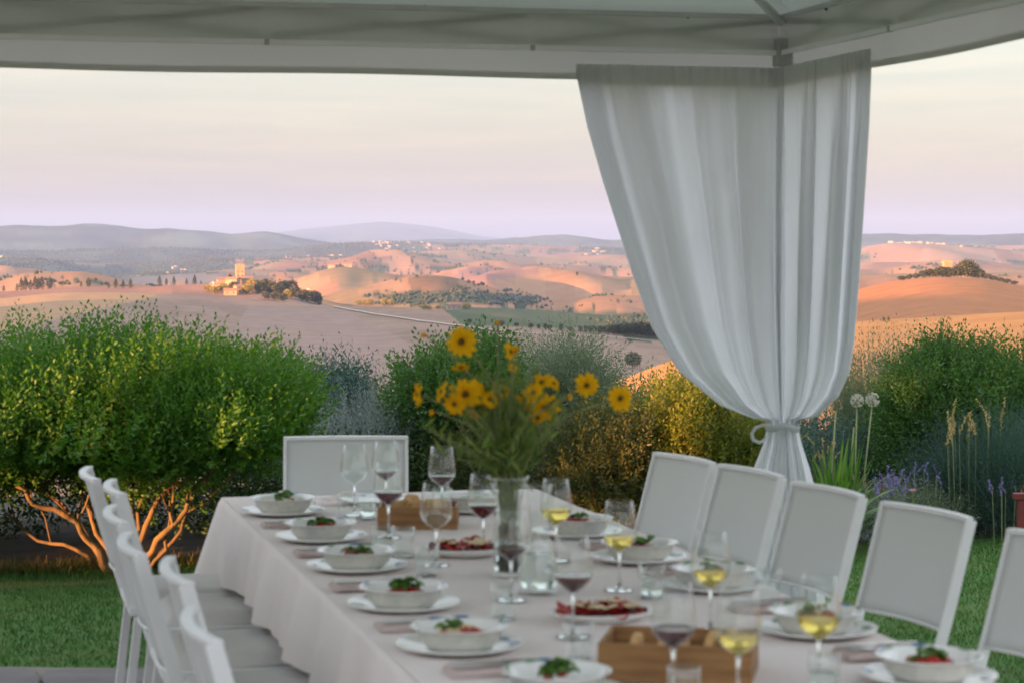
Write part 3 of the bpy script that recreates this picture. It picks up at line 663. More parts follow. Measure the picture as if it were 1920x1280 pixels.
# stone paving under the table: separate flagstones
M['mortar'] = principled('sandy mortar', (.20,.18,.15), .95, bump=.5, bscale=80)
M['flag'] = principled('purple grey flagstone', (.17,.155,.15), .75, col2=(.11,.10,.10), vscale=3.5, bump=.7, bscale=9)
b = MB(); b.add([(-5, -3, .004), (.9, -3, .004), (.9, 5.0, .004), (.2, 8.9, .004), (-1.5, 8.98, .004), (-2.2, 9.02, .004), (-5, 8.95, .004)], [(0, 1, 2, 3, 4, 5, 6)])
terr = b.build('terrace', M['mortar']); tag(terr, 'stone paved terrace under the table', None, None, 'structure')
xg = np.arange(-3.2, .8, .46); yg = np.arange(6.0, 8.99, .42)
PT = {(i, j): (x+rs.uniform(-.09, .09), min(y+rs.uniform(-.09, .09), 8.96)) for i, x in enumerate(xg) for j, y in enumerate(yg)}
for i in range(len(xg)-1):
    for j in range(len(yg)-1):
        q = [PT[i, j], PT[i+1, j], PT[i+1, j+1], PT[i, j+1]]; c = np.mean(q, 0)
        if c[0] > -.3+.1*(9-c[1])*3: continue
        ring_ = []
        for k in range(4):
            p0, p1 = np.array(q[k]), np.array(q[(k+1) % 4])
            for t_ in (.12, .5, .88):
                p_ = p0*(1-t_)+p1*t_; p_ = p_ + (c-p_)*.045 + np.array([rs.uniform(-.012, .012), rs.uniform(-.012, .012)]); ring_.append(p_)
        h_ = .022+rs.uniform(-.003, .004); b = MB(); n_ = len(ring_)
        b.add([(p_[0], p_[1], .005) for p_ in ring_]+[(p_[0], p_[1], h_-.004) for p_ in ring_]+[(c[0]+(p_[0]-c[0])*.97, c[1]+(p_[1]-c[1])*.97, h_) for p_ in ring_],
              [(k, (k+1) % n_, (k+1) % n_+n_, k+n_) for k in range(n_)]+[(k+n_, (k+1) % n_+n_, (k+1) % n_+2*n_, k+2*n_) for k in range(n_)]+[tuple(range(2*n_, 3*n_))])
        b.build('flagstone', M['flag'], terr)

# ------------------------------------------------------------------ added unseen house: keeps the sun off the terrace, openings aim beams at shrubs
e = empty('farmhouse', (0, 0, 0), 'unseen plastered house added to shade the terrace, with openings for low sun', 'house')
pT = np.array([Ldir[1], -Ldir[0]]); t0 = -13.0
def wl(u, t, z): q = pT*u + Ldir*t; return (q[0], q[1], z)
b = MB()
def wbox(u0, u1, z0, z1, ta=t0-.35, tb_=t0):
    vs = [wl(u0, ta, z0), wl(u1, ta, z0), wl(u1, tb_, z0), wl(u0, tb_, z0), wl(u0, ta, z1), wl(u1, ta, z1), wl(u1, tb_, z1), wl(u0, tb_, z1)]
    b.add(vs, [(0,3,2,1),(4,5,6,7),(0,1,5,4),(1,2,6,5),(2,3,7,6),(3,0,4,7)])
wbox(-24, -11.05, 0, 5.6); wbox(-9.0, 8, 0, 5.6); wbox(-11.05, -9.0, 0, 1.71); wbox(-11.05, -10.15, 2.21, 5.6); wbox(-10.15, -9.0, 2.97, 5.6); wbox(-10.15, -9.0, 2.15, 2.31)
for u_, u2_ in ((-9.92, -9.47), (-9.30, -9.22)): wbox(u_, u2_, 2.31, 2.97)  # bars added in the opening to break up the sun beam
b.build('wall', M['stucco'], e)
b = MB(); wbox(-24.5, 8.5, 5.6, 5.8, t0-6, t0+.5); b.build('roof', M['tile_red'], e)
b = MB(); wbox(-24, -12.5, 0, 5.6, t0-6, t0-5.7); wbox(-8, 8, 0, 5.6, t0-6, t0-5.7); b.build('rear_wall', M['stucco'], e)

# ------------------------------------------------------------------ planting
def V(px, py, D): return at(px, py, D)
# big green bush on the left, with its sunlit stems
Db = 12.0; base = onz(225, 1075, 0.0); bb = np.array([base[0], base[1], 0])
def loc(px, py, D): return V(px, py, D) - bb
def cr(px0, px1, py0, py1, D, ry, sh):
    """crown ellipsoid filling a box of the picture at depth D, relative to bb"""
    c = V((px0+px1)/2, (py0+py1)/2, D); rx = (px1-px0)/2/F*D; rz = (py1-py0)/2/F*D
    return (c-bb, (rx, ry, rz), sh)
st = []
for pts, r0, r1 in (
    ([(205,1080,11.6),(165,1010,11.6),(120,965,11.5),(60,945,11.5),(30,910,11.4)], .026, .014),
    ([(210,1080,11.6),(150,980,11.7),(105,930,11.8),(60,880,11.8)], .020, .010),
    ([(215,1078,11.7),(185,1000,11.9),(155,920,11.9),(150,840,12)], .022, .012),
    ([(225,1080,11.7),(235,990,11.8),(215,920,11.8),(190,830,12)], .022, .012),
    ([(235,1078,11.7),(262,990,11.8),(272,900,11.9),(290,820,12)], .018, .010),
    ([(240,1078,11.6),(275,980,11.6),(300,930,11.6),(345,905,11.6),(400,840,11.8)], .022, .012),
    ([(250,1080,11.5),(300,1010,11.5),(345,960,11.5),(360,925,11.5),(420,860,11.6)], .024, .010),
    ([(262,1078,11.5),(310,1030,11.5),(325,980,11.5),(318,925,11.5),(330,850,11.6)], .014, .008),
    ([(260,1078,11.7),(330,1010,11.7),(350,960,11.7),(400,930,11.7),(470,850,11.9)], .014, .008),
    ([(200,1082,11.7),(140,1030,11.9),(70,1010,12.2),(10,960,12.4)], .016, .010),
    ([(225,1070,11.9),(250,1000,12.2),(250,900,12.3),(240,800,12.4)], .018, .010)):
    st.append(([loc(*q) for q in pts], r0*.80, r1*.7))
def wob(P, r0, r1, q):
    P = [np.array(p) for p in P]; o = []
    for i in range(len(P)-1):
        for t_ in (0, .33, .66): o.append(P[i]*(1-t_)+P[i+1]*t_ + (np.array([q.gauss(0, .010), q.gauss(0, .012), q.gauss(0, .008)]) if i+t_ > 0 else 0))
    return o+[P[-1]], r0, r1
qs = random.Random(77); st2 = []
for P, r0, r1 in st:
    W = wob(P, r0, r1, qs); st2.append(W)
    for k in range(3):
        i = qs.randrange(4, len(W[0])-1); a = W[0][i]; d = np.array([qs.gauss(0, .10), qs.gauss(0, .08), qs.uniform(.10, .24)])
        st2.append(([a, a+d*.35+np.array([qs.gauss(0, .01), 0, 0]), a+d*.7+np.array([qs.gauss(0, .015), 0, 0]), a+d], .006, .0025))
st = st2
crowns = [cr(-420, 500, 722, 890, 12.2, 1.0, 5), cr(-300, 330, 686, 900, 12.0, 1.1, 3.2), cr(230, 560, 750, 868, 12.0, .75, 3), cr(400, 545, 722, 800, 12.1, .5, 1.2), cr(60, 430, 668, 820, 12.0, .6, 1.8), cr(120, 400, 760, 935, 11.7, .5, 1.2), cr(-200, 130, 780, 950, 11.7, .6, 1.2)]
shrub('evergreen_bush', 'big dense fresh green bush with sunlit forking stems on the left', 'bush', bb, crowns, M['lf_green'], 13500, 15, .21, .036, .017, 31, stems=st, up=.7, outw=.55, p=2.5, lump=.24, inner=.42, jit_=.28)
# dark hedge behind it
pass
bb = np.array([-2.4, 13.4, 0])
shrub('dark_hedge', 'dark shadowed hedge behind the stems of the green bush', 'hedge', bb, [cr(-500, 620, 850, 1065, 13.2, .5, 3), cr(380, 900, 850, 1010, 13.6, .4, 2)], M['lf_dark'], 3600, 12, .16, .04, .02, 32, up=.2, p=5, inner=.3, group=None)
def simple(name, label, cat, px0, px1, top, D, mat, ns, nl, tw, lf, wd, seed, low=None, ry=.5, **kw):
    global bb
    c = V((px0+px1)/2, 900, D); bb = np.array([c[0], c[1], min(0, -.09*max(0, D-14)*2.2)])
    lowpy = low if low else HY + (EYE-bb[2]-.02)/D*F
    cs_ = kw.pop('extra', [])
    off_ = tw*(.45+.25*kw.get('up', .5))*F/D
    crowns = [cr(px0, px1, top+off_, lowpy, D, ry, 4)] + [cr(q[0], q[1], q[2]+off_, *q[3:]) for q in cs_]
    zt = bb[2]; stm = kw.pop('stm', None)
    if stm is None:
        k = (px1-px0)/2/F*D
        stm = [([(x*k*.15, .0, -.05), (x*k*.25, y*.1, .15), (x*k*.5, y*.2, .35)], .012, .005) for x, y in ((-1, 1), (1, -1), (.2, 1), (-.4, -1))] if cat in ('shrub', 'tree') and D < 14 and mat is not M['lf_blue'] else []
    return shrub(name, label, cat, bb, crowns, mat, ns, nl, tw, lf, wd, seed, stems=stm, **kw)
simple('olive_green_shrub', 'dusky green shrub peeking out to the right of the big green bush', 'shrub', 560, 690, 680, 14.8, M['lf_blue'], 1500, 14, .22, .04, .012, 33, low=900, up=.8)
simple('silver_shrub', 'tall silver grey feathery shrub left of the vase flowers', 'shrub', 610, 790, 752, 14.2, M['lf_silver'], 2600, 16, .24, .028, .006, 34, low=900, up=1.1, p=3, spread=.7)
simple('broom_shrub', 'thin grey-green wispy shrub beside the silver one', 'shrub', 655, 800, 735, 15.2, M['lf_olive'], 1300, 14, .34, .028, .006, 35, up=1.3, spread=.5, low=880)
simple('glossy_tree', 'dark green leafy shrub behind the yellow flowers', 'shrub', 755, 985, 668, 14.2, M['lf_mid'], 3600, 12, .2, .042, .019, 36, low=960, extra=[(760, 900, 672, 800, 14, .5, 1.5), (850, 950, 640, 740, 14.3, .4, 1)], p=2.4, lump=.22)
simple('olive_tree', 'grey-green airy olive tree to the right of the vase flowers', 'tree', 990, 1150, 675, 17.5, M['lf_olive'], 2300, 14, .3, .045, .011, 37, low=800, up=.5, spread=.8, lump=.3, p=2.2, extra=[(1030, 1105, 640, 720, 17.5, .3, .7), (940, 1020, 662, 760, 18, .4, 1)])
simple('wispy_shrub', 'pale wispy shrub between the olive tree and the curtain', 'shrub', 1175, 1290, 735, 15.5, M['lf_mid'], 1300, 14, .3, .034, .010, 38, low=900, up=1.0, spread=.6, lump=.3)
simple('rusty_shrub', 'brown and yellow tinged shrub behind the wine glasses', 'shrub', 1015, 1245, 770, 13.0, M['lf_rust'], 3300, 12, .15, .036, .012, 39, low=1010, up=.6, lump=.2, extra=[(830, 900, 800, 940, 13.3, .3, .6), (1100, 1250, 800, 1000, 12.9, .3, 1.5)])
simple('golden_shrub', 'golden sunlit shrub behind the lower left of the curtain', 'shrub', 1225, 1440, 745, 13.0, M['lf_gold'], 3500, 13, .16, .036, .014, 40, low=1010, up=.8, lump=.2, extra=[(1235, 1330, 715, 850, 13, .3, 1.2)])
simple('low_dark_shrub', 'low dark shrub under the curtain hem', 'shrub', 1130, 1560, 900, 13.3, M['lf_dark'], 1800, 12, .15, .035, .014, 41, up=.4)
simple('tall_weeds', 'tall thin dry-tipped weeds just right of the curtain', 'weeds', 1585, 1740, 660, 15.5, M['lf_olive'], 1900, 18, .42, .03, .007, 42, low=860, up=2.0, spread=.45, jit_=.3)
simple('laurel_shrub', 'large rounded green shrub right of the curtain', 'shrub', 1652, 1905, 700, 14.2, M['lf_mid'], 6200, 13, .18, .036, .016, 43, low=935, up=.6, lump=.18, ry=.6, extra=[(1690, 1800, 672, 800, 14.2, .4, 1.5), (1770, 1880, 655, 780, 14.4, .4, 1.3), (1740, 1790, 640, 700, 14.3, .2, .3)])
simple('young_shrub', 'tall shooting green shrub at the right edge', 'shrub', 1850, 2050, 668, 14.6, M['lf_mid'], 2400, 16, .34, .036, .014, 44, low=900, up=1.3, lump=.3, spread=.6)
simple('blue_shrub', 'shadowy blue-green shrub behind the seed heads', 'shrub', 1470, 1740, 800, 14.6, M['lf_blue'], 3000, 13, .18, .03, .010, 45, low=1000, up=.8)
simple('fine_broom', 'fine-leaved dark blue-green broom bush at the right', 'shrub', 1742, 2040, 800, 13.4, M['lf_blue'], 6500, 18, .24, .026, .0045, 46, low=1000, up=.9, spread=.45, lump=.12, ry=.5)
simple('low_planting', 'low mixed grey-green planting along the lawn edge at right', 'plants', 1560, 1800, 925, 13.2, M['lf_olive'], 2200, 12, .14, .024, .009, 47, up=.6, ry=.35)
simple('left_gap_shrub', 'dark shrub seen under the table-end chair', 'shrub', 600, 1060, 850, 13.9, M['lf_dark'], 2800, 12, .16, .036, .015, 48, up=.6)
simple('silver_mound', 'small silver mound at the foot of the strappy plant', 'shrub', 1590, 1665, 930, 13.0, M['lf_silver'], 500, 12, .10, .02, .005, 49, up=.8)

simple('bank_shrubbery', 'dull green shrubbery on the bank falling away behind the beds', 'shrubs', 380, 2080, 770, 17.8, M['lf_blue'], 6500, 14, .26, .042, .015, 57, low=900, up=.9, p=7, ry=.5, lump=.3)
bpy.data.objects['bank_shrubbery']['kind'] = 'stuff'
# strappy plant with seed-head stalks
p0 = V(1565, 985, 12.4); p0[2] = 0
e = empty('strappy_plant', p0, 'bright green strappy-leaved clump beside the curtain tail', 'plant'); g = np.random.default_rng(50)
VV, FF, AA, off = [], [], [], 0
for k in range(150):
    a_ = g.uniform(0, 6.28); lean = g.uniform(.1, 1.0); L_ = g.uniform(.45, .74); w_ = g.uniform(.010, .017); seg = 8
    d2 = np.array([math.cos(a_), math.sin(a_), 0]); sdv = np.array([-d2[1], d2[0], 0]); q = []
    for i in range(seg+1):
        t_ = i/seg; r_ = L_*(lean*.8*t_**1.4); z_ = L_*(t_*(1.05-.3*lean) - .45*lean*t_**2.6); wv_ = w_*(1-t_**3)*(.7+.3*min(1, t_*5))
        c = d2*(.03+r_) + np.array([0, 0, max(z_, .01)]); q += [c-sdv*wv_, c+sdv*wv_]
    q = np.array(q); f = []
    for i in range(seg): f += [(2*i, 2*i+1, 2*i+3), (2*i, 2*i+3, 2*i+2)]
    VV.append(q+np.array([g.uniform(-.06, .06), g.uniform(-.06, .06), 0])); FF.append(np.array(f)+off); AA.append(np.full(len(q), g.random()*.8)); off += len(q)
link('foliage', np_mesh('strap_leaves', np.concatenate(VV), np.concatenate(FF), M['lf_strap'], {'rnd': np.concatenate(AA)}), None, e)
M['seed'] = principled('pale seed head', (.52,.50,.40), .8); M['stalk'] = principled('pale green stalk', (.26,.30,.13), .7, var=.2)
for px, py, bx_, lb, sz in ((1607, 742, 1592, 'pale round seed head on a tall stalk, left of a pair', .036), (1636, 740, 1598, 'pale fluffy seed head on a tall leaning stalk, right of a pair', .039)):
    e = empty('seed_head_flower', (0, 0, 0), lb, 'flower', 'tall seed heads beside the curtain'); q0 = V(bx_, 960, 12.5); q0[2] = .02; q1 = V(px, py+12, 12.5)
    e.location = tuple(q0); b = MB(); b.tube([(0, 0, 0), tuple((q1-q0)*.5+np.array([.012, 0, 0])), tuple(q1-q0)], [.005, .0045, .004], 6); b.build('stalk', M['stalk'], e, smooth=True)
    b = MB()
    for k in range(110):
        d = unit(g.normal(size=3)); c = (q1-q0)+np.array([0, 0, .01]); b.tube([c, c+d*sz*.9], [.0007, .0007], 3); b.box(tuple(c+d*sz-.0028), tuple(c+d*sz+.0028))
    b.build('seed_head', M['seed'], e)
for px, py, bx_, lb in ((1567, 770, 1558, 'bare green stalk standing left of the seed heads'), (1601, 800, 1590, 'bare green stalk rising below the seed heads')):
    q0 = V(bx_, 950, 12.6); q0[2] = .02; q1 = V(px, py, 12.6); b = MB(); b.tube([(0, 0, 0), tuple((q1-q0)*.6+np.array([-.008, 0, 0])), tuple(q1-q0)], [.006, .005, .004], 6); o_ = b.build('flower_stalk', M['stalk'], smooth=True, loc=q0); tag(o_, lb, 'stalk')
def spikes(name, label, pxs, py0, py1, D, mat, n, seed, cat, th=.010, hl=.12, group=None):
    g = np.random.default_rng(seed); c = V(np.mean(pxs), 950, D); c[2] = 0; P_ = []; D_ = []; st_ = MB()
    for k in range(n):
        q = V(g.uniform(*pxs), g.uniform(py0, py1), D+g.uniform(-.3, .3)) - c; m_ = 26
        t_ = np.linspace(0, 1, m_)[:, None]; lean = np.array([g.normal()*.03, g.normal()*.02, 0])
        P_.append(q - np.array([0, 0, hl])*(1-t_) + lean*t_); d = unit(g.normal(size=(m_, 3)))*1.0; d[:, 2] = .5; D_.append(d)
        st_.tube([tuple(np.array([q[0]*.8, q[1]*.8, .0])), tuple(q-np.array([0, 0, hl*.5]))], [.002, .0015], 3)
    P_ = np.concatenate(P_); D_ = np.concatenate(D_); v_, f_, a_ = leaves(P_, D_, th*g.uniform(.7, 1.3, len(P_)), th*.8, g.random(len(P_)), seed=seed)
    e = empty(name, c, label, cat, group); tag(link('flower_spike', np_mesh(name, v_, f_, M[mat], {'rnd': a_}), None, e), kind='stuff'); tag(st_.build('stalk', M['stalk'], e), kind='stuff')
spikes('violet_sage', 'violet flower spikes right of the strappy plant', (1635, 1700), 868, 925, 12.9, 'lilac', 34, 51, 'flowers', th=.012, hl=.09)
spikes('violet_sage', 'small tuft of violet spikes left of the broom bush', (1700, 1765), 862, 900, 13.0, 'lilac', 9, 52, 'flowers', hl=.06)
spikes('violet_sage', 'few low violet spikes in front of the dark broom bush', (1860, 1910), 893, 915, 12.8, 'lilac', 6, 53, 'flowers', hl=.05)
spikes('dry_grass', 'orange and straw coloured grass plumes above the broom bush', (1775, 1880), 745, 800, 13.2, 'straw', 16, 54, 'grass', th=.014, hl=.12)
spikes('dry_grass', 'short cream seed spikes behind the strappy plant', (1515, 1570), 815, 850, 13.0, 'straw', 9, 55, 'grass', hl=.05)
b = MB(); c = V(1711, 918, 12.85)
e = empty('rose', np.array([c[0], c[1], 0]), 'single pale pink rose low in the planting at right', 'flower'); zc = c[2]
for k in range(12):
    a_ = k*2.4; r_ = .006+.0016*k; b.add([(0, 0, zc-.012), (r_*math.cos(a_-.6), r_*math.sin(a_-.6), zc), (r_*1.3*math.cos(a_), r_*1.3*math.sin(a_), zc+.014-.001*k), (r_*math.cos(a_+.6), r_*math.sin(a_+.6), zc)], [(0, 1, 2, 3)])
b.build('petals', M['pinkrose'], e); b = MB(); b.tube([(0, 0, 0), (.005, 0, zc*.5), (0, 0, zc-.01)], .003, 5); b.build('stalk', M['stalk'], e)
c = V(1915, 960, 12.2); b = MB(); b.box((-.022, -.022, -.02), (.022, .022, V(1915, 928, 12.2)[2]-.0)); b.box((-.045, -.03, V(1915, 935, 12.2)[2]), (.30, .03, V(1915, 925, 12.2)[2]+.004)); tag(b.build('garden_post', M['redpaint'], loc=(c[0], c[1], 0), bevel=.003), 'dark red wooden post and rail at the right edge of the lawn', 'post')
# dry grass tufts at the bush foot
g = np.random.default_rng(60); n_ = 5200; x_ = g.uniform(-3.4, -1.0, n_); y_ = backedge(x_)+np.abs(g.normal(size=n_))*.12-.05
v_, f_, a_ = leaves(np.stack([x_, y_, np.full(n_, -.01)], 1), np.stack([g.normal(size=n_)*.5, g.normal(size=n_)*.3, np.ones(n_)], 1), g.uniform(.03, .10, n_), .004, np.clip(g.uniform(.3, 1.1, n_), 0, 1), seed=9)
tag(link('ground_cover', np_mesh('ground_cover', v_, f_, M['lf_rust'], {'rnd': a_})), 'dry weedy growth along the lawn edge under the bush', None, None, 'stuff')

# ------------------------------------------------------------------ gazebo
K = at(1465, 450, 10.0); K[2] = 0
def gz(s, t, z): return K - bT*s + aT*t + np.array([0, 0, z])     # s left along the back side, t along the right side towards the camera
LB, LR = 4.6, 6.0
gaz = empty('gazebo', K, 'white fabric gazebo with truss frame over the dining table', 'gazebo')
def gl(s, t, z): return gz(s, t, z) - K
for s, t in ((0, 0), (LB, 0), (0, LR), (LB, LR)):
    b = MB(); b.box((-.022, -.022, 0), (.022, .022, 2.70), Matrix.Translation(gl(s, t, 0)) @ Matrix.Rotation(TH, 4, 'Z')); b.build('pole', M['white'], gaz, bevel=.003)
    b = MB(); b.box((-.035, -.035, 2.50), (.035, .035, 2.62), Matrix.Translation(gl(s, t, 0)) @ Matrix.Rotation(TH, 4, 'Z')); b.build('corner_joint', M['joint'], gaz, bevel=.004)
def bar(p, q, w_, h_, name, mat, parent=gaz):
    p = Vector(p); q = Vector(q); d = (q-p); Mx = Matrix.Translation((p+q)/2) @ d.to_track_quat('X', 'Z').to_matrix().to_4x4()
    b = MB(); b.box((-d.length/2, -w_/2, -h_/2), (d.length/2, w_/2, h_/2), Mx); return b.build(name, mat, parent, bevel=min(w_, h_)*.15)
for (f, n_, Ls) in ((lambda x, z, o: gl(x, -o, z), 4, LB), (lambda x, z, o: gl(-o, x, z), 5, LR)):
    bar(f(.02, 2.715, -.012), f(Ls-.02, 2.715, -.012), .016, .022, 'truss_rail', M['rail'])
    bar(f(.02, 2.557, -.012), f(Ls-.02, 2.557, -.012), .014, .022, 'truss_rail', M['white'])
    for k in range(n_):
        a0, a1 = Ls*k/n_, Ls*(k+1)/n_
        bar(f(a0+.02, 2.70, .027), f(a1-.02, 2.585, .027), .010, .026, 'truss_strut', M['rail'])
        bar(f(a0+.02, 2.585, .040), f(a1-.02, 2.70, .040), .010, .026, 'truss_strut', M['rail'])
        if k: 
            b = MB(); b.box((-.010, -.012, 2.545), (.010, .010, 2.570), Matrix.Translation(f(a0, 0, -.012)) @ Matrix.Rotation(TH, 4, 'Z')); b.build('rail_clip', M['joint'], gaz, bevel=.002)
    # liner seen from inside, slightly slack, and the outer valance hanging lower
    def lin(u, v_, f=f, Ls=Ls): return f(-.012+(Ls+.024)*u, 2.715-.165*v_+.003*math.sin(u*31), .012+.006*math.sin(u*Ls*5.3)*math.sin(v_*3.1))
    b = MB(); b.grid(lin, 90, 8); o_ = b.build('liner', M['liner'], gaz, smooth=True)
    def val(u, v_, f=f, Ls=Ls): return f(-.100+(Ls+.20)*u, 2.735-.30*v_+.004*math.sin(u*17+1)*v_, .085+.008*math.sin(u*Ls*4.1+v_)*v_)
    b = MB(); b.grid(val, 120, 10); o_ = b.build('valance', M['canvas'], gaz, smooth=True); md = o_.modifiers.new('thick', 'SOLIDIFY'); md.thickness = .0012
    def hem(u, v_, f=f, Ls=Ls): return f(-.08+(Ls+.16)*u, 2.462-.027*v_+.004*math.sin(u*17+1), .081+.008*math.sin(u*Ls*4.1+1))
    b = MB(); b.grid(hem, 120, 3); b.build('valance_hem', M['canvas'], gaz, smooth=True)
snaps = [(796, 13, 0), (1290, 32, 0), (1549, 17, 1), (217, -3, 0), (272, -2, 0)]
for px, py, side in snaps:
    d = ray(px, py); o0 = np.array([0, 0, EYE]); nrm = aT if side == 0 else bT; p_ = o0 + d*(np.dot(K + (aT if side == 0 else -bT)*(.005) - o0, nrm)/np.dot(d, nrm))
    b = MB(); b.blob(tuple(p_-K), (.008, .008, .008), 8, 5, amp=0); b.build('snap_stud', M['snap'], gaz, smooth=True)
pk = gl(LB/2, LR/2, 3.55)
cs = [gl(-.1, -.1, 2.735), gl(LB+.1, -.1, 2.735), gl(LB+.1, LR+.1, 2.735), gl(-.1, LR+.1, 2.735)]
for k in range(4):
    p0_, p1_ = cs[k], cs[(k+1) % 4]
    def rf(u, v_, a=p0_, c_=p1_): 
        e_ = a*(1-u)+c_*u; q = e_*(1-v_*.999)+pk*v_*.999; return q - np.array([0, 0, .10*math.sin(v_*math.pi)*.5*math.sin(u*math.pi)])
    b = MB(); b.grid(rf, 40, 24); o_ = b.build('roof_panel', M['roofcloth'], gaz, smooth=True); md = o_.modifiers.new('thick', 'SOLIDIFY'); md.thickness = .0012
for (s, t) in ((0, 0), (LB, 0), (0, LR), (LB, LR)):
    b = MB(); q0 = gl(s, t, 2.69); b.tube([q0*(1-x)+(pk-np.array([0, 0, .09]))*x for x in (0, .33, .66, 1)], .021, 10); b.build('rafter', M['white'], gaz, smooth=True)
b = MB(); q = gl(0, .05, 2.46); b.blob(tuple(q), (.035, .025, .014), 10, 6, amp=.05); b.build('strap_buckle', M['joint'], gaz, smooth=True)

# ------------------------------------------------------------------ curtain tied to the corner pole
cur = empty('curtain', K, 'sheer white curtain gathered and tied at the corner pole', 'curtain')
Lb = [(135,1068),(155,1069),(250,1090),(350,1120),(440,1150),(530,1180),(620,1215),(700,1268),(760,1345),(795,1437)]
Rb = [(108,1640),(155,1640),(250,1636),(400,1626),(550,1615),(650,1606),(700,1597),(745,1575),(780,1535),(797,1497)]
ly = np.array([q[0] for q in Lb]); lx = np.array([q[1] for q in Lb]); ry_ = np.array([q[0] for q in Rb]); rx = np.array([q[1] for q in Rb])
def crv(u): # cloth coordinate 0..1 -> deep uneven folds
    a = .9*math.sin(u*2*math.pi*4.3+.6+1.3*math.sin(u*9)); return a*abs(a)**.2+.24*math.sin(u*2*math.pi*9.1+2+2*math.sin(u*13))+.14*math.sin(u*2*math.pi*19.7+1)
def drape(u, v_):
    s = -.96 + 2.01*u                      # along the L: <0 back side, >0 right side
    top = K - bT*max(-s, 0) + aT*max(s, 0) + aT*.03 - bT*.03*(s > 0)
    px0 = 960 + F*top[0]/top[1]; D0 = top[1]
    ytop = HY - (2.495-EYE)/D0*F; yt = 797 - 4*abs(u-.5)
    py = ytop + (yt-ytop)*v_
    kl = (1465-np.interp(py+(135-ytop)*(1-v_), ly, lx))/(1465-1068); kr = (np.interp(py+(108-ytop)*(1-v_), ry_, rx)-1465)/(1640-1465)
    tx = 1437 + 60*u; wt = min(1, max(0, (u-.05)/.9))
    k = kl*(1-u)+kr*u if u > .02 else kl
    if s < 0: k = kl + (kr-kl)*max(0, (u-.1)/.9)**1.5
    else: k = kl + (kr-kl)*(.55+.45*(u-.478)/.522) if u < 1 else kr
    kt = max(0, (k-.075)/.925) if u < .5 else max(0, (k-.18)/.82)
    px = tx + (px0-tx)*kt
    if v_ > .985: px = tx
    D = D0*(1-v_**1.3) + 9.86*v_**1.3
    f_ = crv(u); amp = .012 + .040*math.sin(min(1, v_*1.05)*math.pi)**.7 + .012*v_
    D += amp*f_*1.9 - .10*math.sin(v_*math.pi)*math.sin(u*math.pi)
    D += .055*float(fbm(np.array(u*14+v_*2.), np.array(v_*3.5+u*4), 3))*math.sin(v_*math.pi)**.5; ruf = .006*math.sin(u*2*math.pi*47)*math.exp(-v_*10); D += ruf
    px += 6.5*math.cos(u*2*math.pi*11.1+2)*math.sin(v_*math.pi) * min(1, 6*u, 6*(1-u))
    return at(px, py, D) - K
b = MB(); b.grid(drape, 320, 150); b.build('drape', M['voile'], cur, smooth=True)
def headf(u, v_): return drape(u, v_*.055) + np.array([0, .014, 0])
b = MB(); b.grid(headf, 320, 5); b.build('header_tape', M['canvas'], cur, smooth=True)
# side hem turned back along the left edge
def hemf(u, v_):
    p = drape(.0, v_); q = drape(.055, v_); r_ = p*(1-u)+q*u; return r_ + np.array([0, .012+.012*math.sin(u*3.1), 0])
b = MB(); b.grid(hemf, 8, 120); b.build('hem', M['voile'], cur, smooth=True)
def hemr(u, v_):
    p = drape(1.0, v_); q = drape(.93, v_); r_ = p*(1-u)+q*u; return r_ + np.array([0, .012+.012*math.sin(u*3.1), 0])
b = MB(); b.grid(hemr, 8, 120); b.build('hem', M['voile'], cur, smooth=True)
def tail(u, v_):
    py = 800 + (1180-800)*v_; a_ = np.interp(py, [800, 830, 880, 920, 1000, 1180], [1438, 1432, 1412, 1402, 1392, 1385]); c_ = np.interp(py, [800, 830, 880, 920, 1000, 1180], [1497, 1503, 1519, 1529, 1540, 1550])
    px = a_+(c_-a_)*u; return at(px, py, 9.86+(.022+.035*min(1, v_*4))*(crv(u*.8)+.5*math.sin(u*36))) - K
b = MB(); b.grid(tail, 180, 60); b.build('tail', M['voile'], cur, smooth=True)
b = MB(); cT = at(1467, 800, 9.86)-K; b.tube([cT+np.array([1*.070*math.cos(a), .060*math.sin(a), .010*math.sin(3*a)]) for a in np.linspace(0, 6.28, 25)], .008, 8, 1.8); b.build('tie_band', M['voile'], cur, smooth=True)
b = MB(); b.tube([at(x, y, 9.76+.01*i)-K for i, (x, y) in enumerate(((1450,797),(1432,796),(1417,801),(1410,812),(1412,824),(1424,829),(1434,824),(1436,817)))], .0055, 6, 1.6); b.build('tie_end', M['voile'], cur, smooth=True)

# ------------------------------------------------------------------ table
FL = onz(415, 932, .752); WT = 1.24; LT = 5.3; FL0 = np.array([FL[0], FL[1], 0])
tab = empty('dining_table', FL0, 'long dining table hidden under the pale linen cloth', 'table')
def tl(u, t, z=0): return bT*u + aT*t + np.array([0, 0, z])
RT = Matrix.Rotation(TH, 4, 'Z')
def rbox(b, u0, u1, t0_, t1, z0, z1):
    vs = [tl(u, t, z) for z in (z0, z1) for (u, t) in ((u0, t1), (u1, t1), (u1, t0_), (u0, t0_))]
    b.add(vs, [(0,3,2,1),(4,5,6,7),(0,1,5,4),(1,2,6,5),(2,3,7,6),(3,0,4,7)])
b = MB(); rbox(b, .01, WT-.01, .01, LT-.01, .715, .745); b.build('tabletop', M['white'], tab)
for u in (.08, WT-.14):
    for t in (.10, LT/2, LT-.16): b = MB(); rbox(b, u, u+.06, t, t+.06, 0, .715); b.build('leg', M['white'], tab)
ZT = .752
per = [(0, 0), (WT, 0), (WT, LT), (0, LT)]
vs = []; fs = []
nu, nv_ = 60, 200
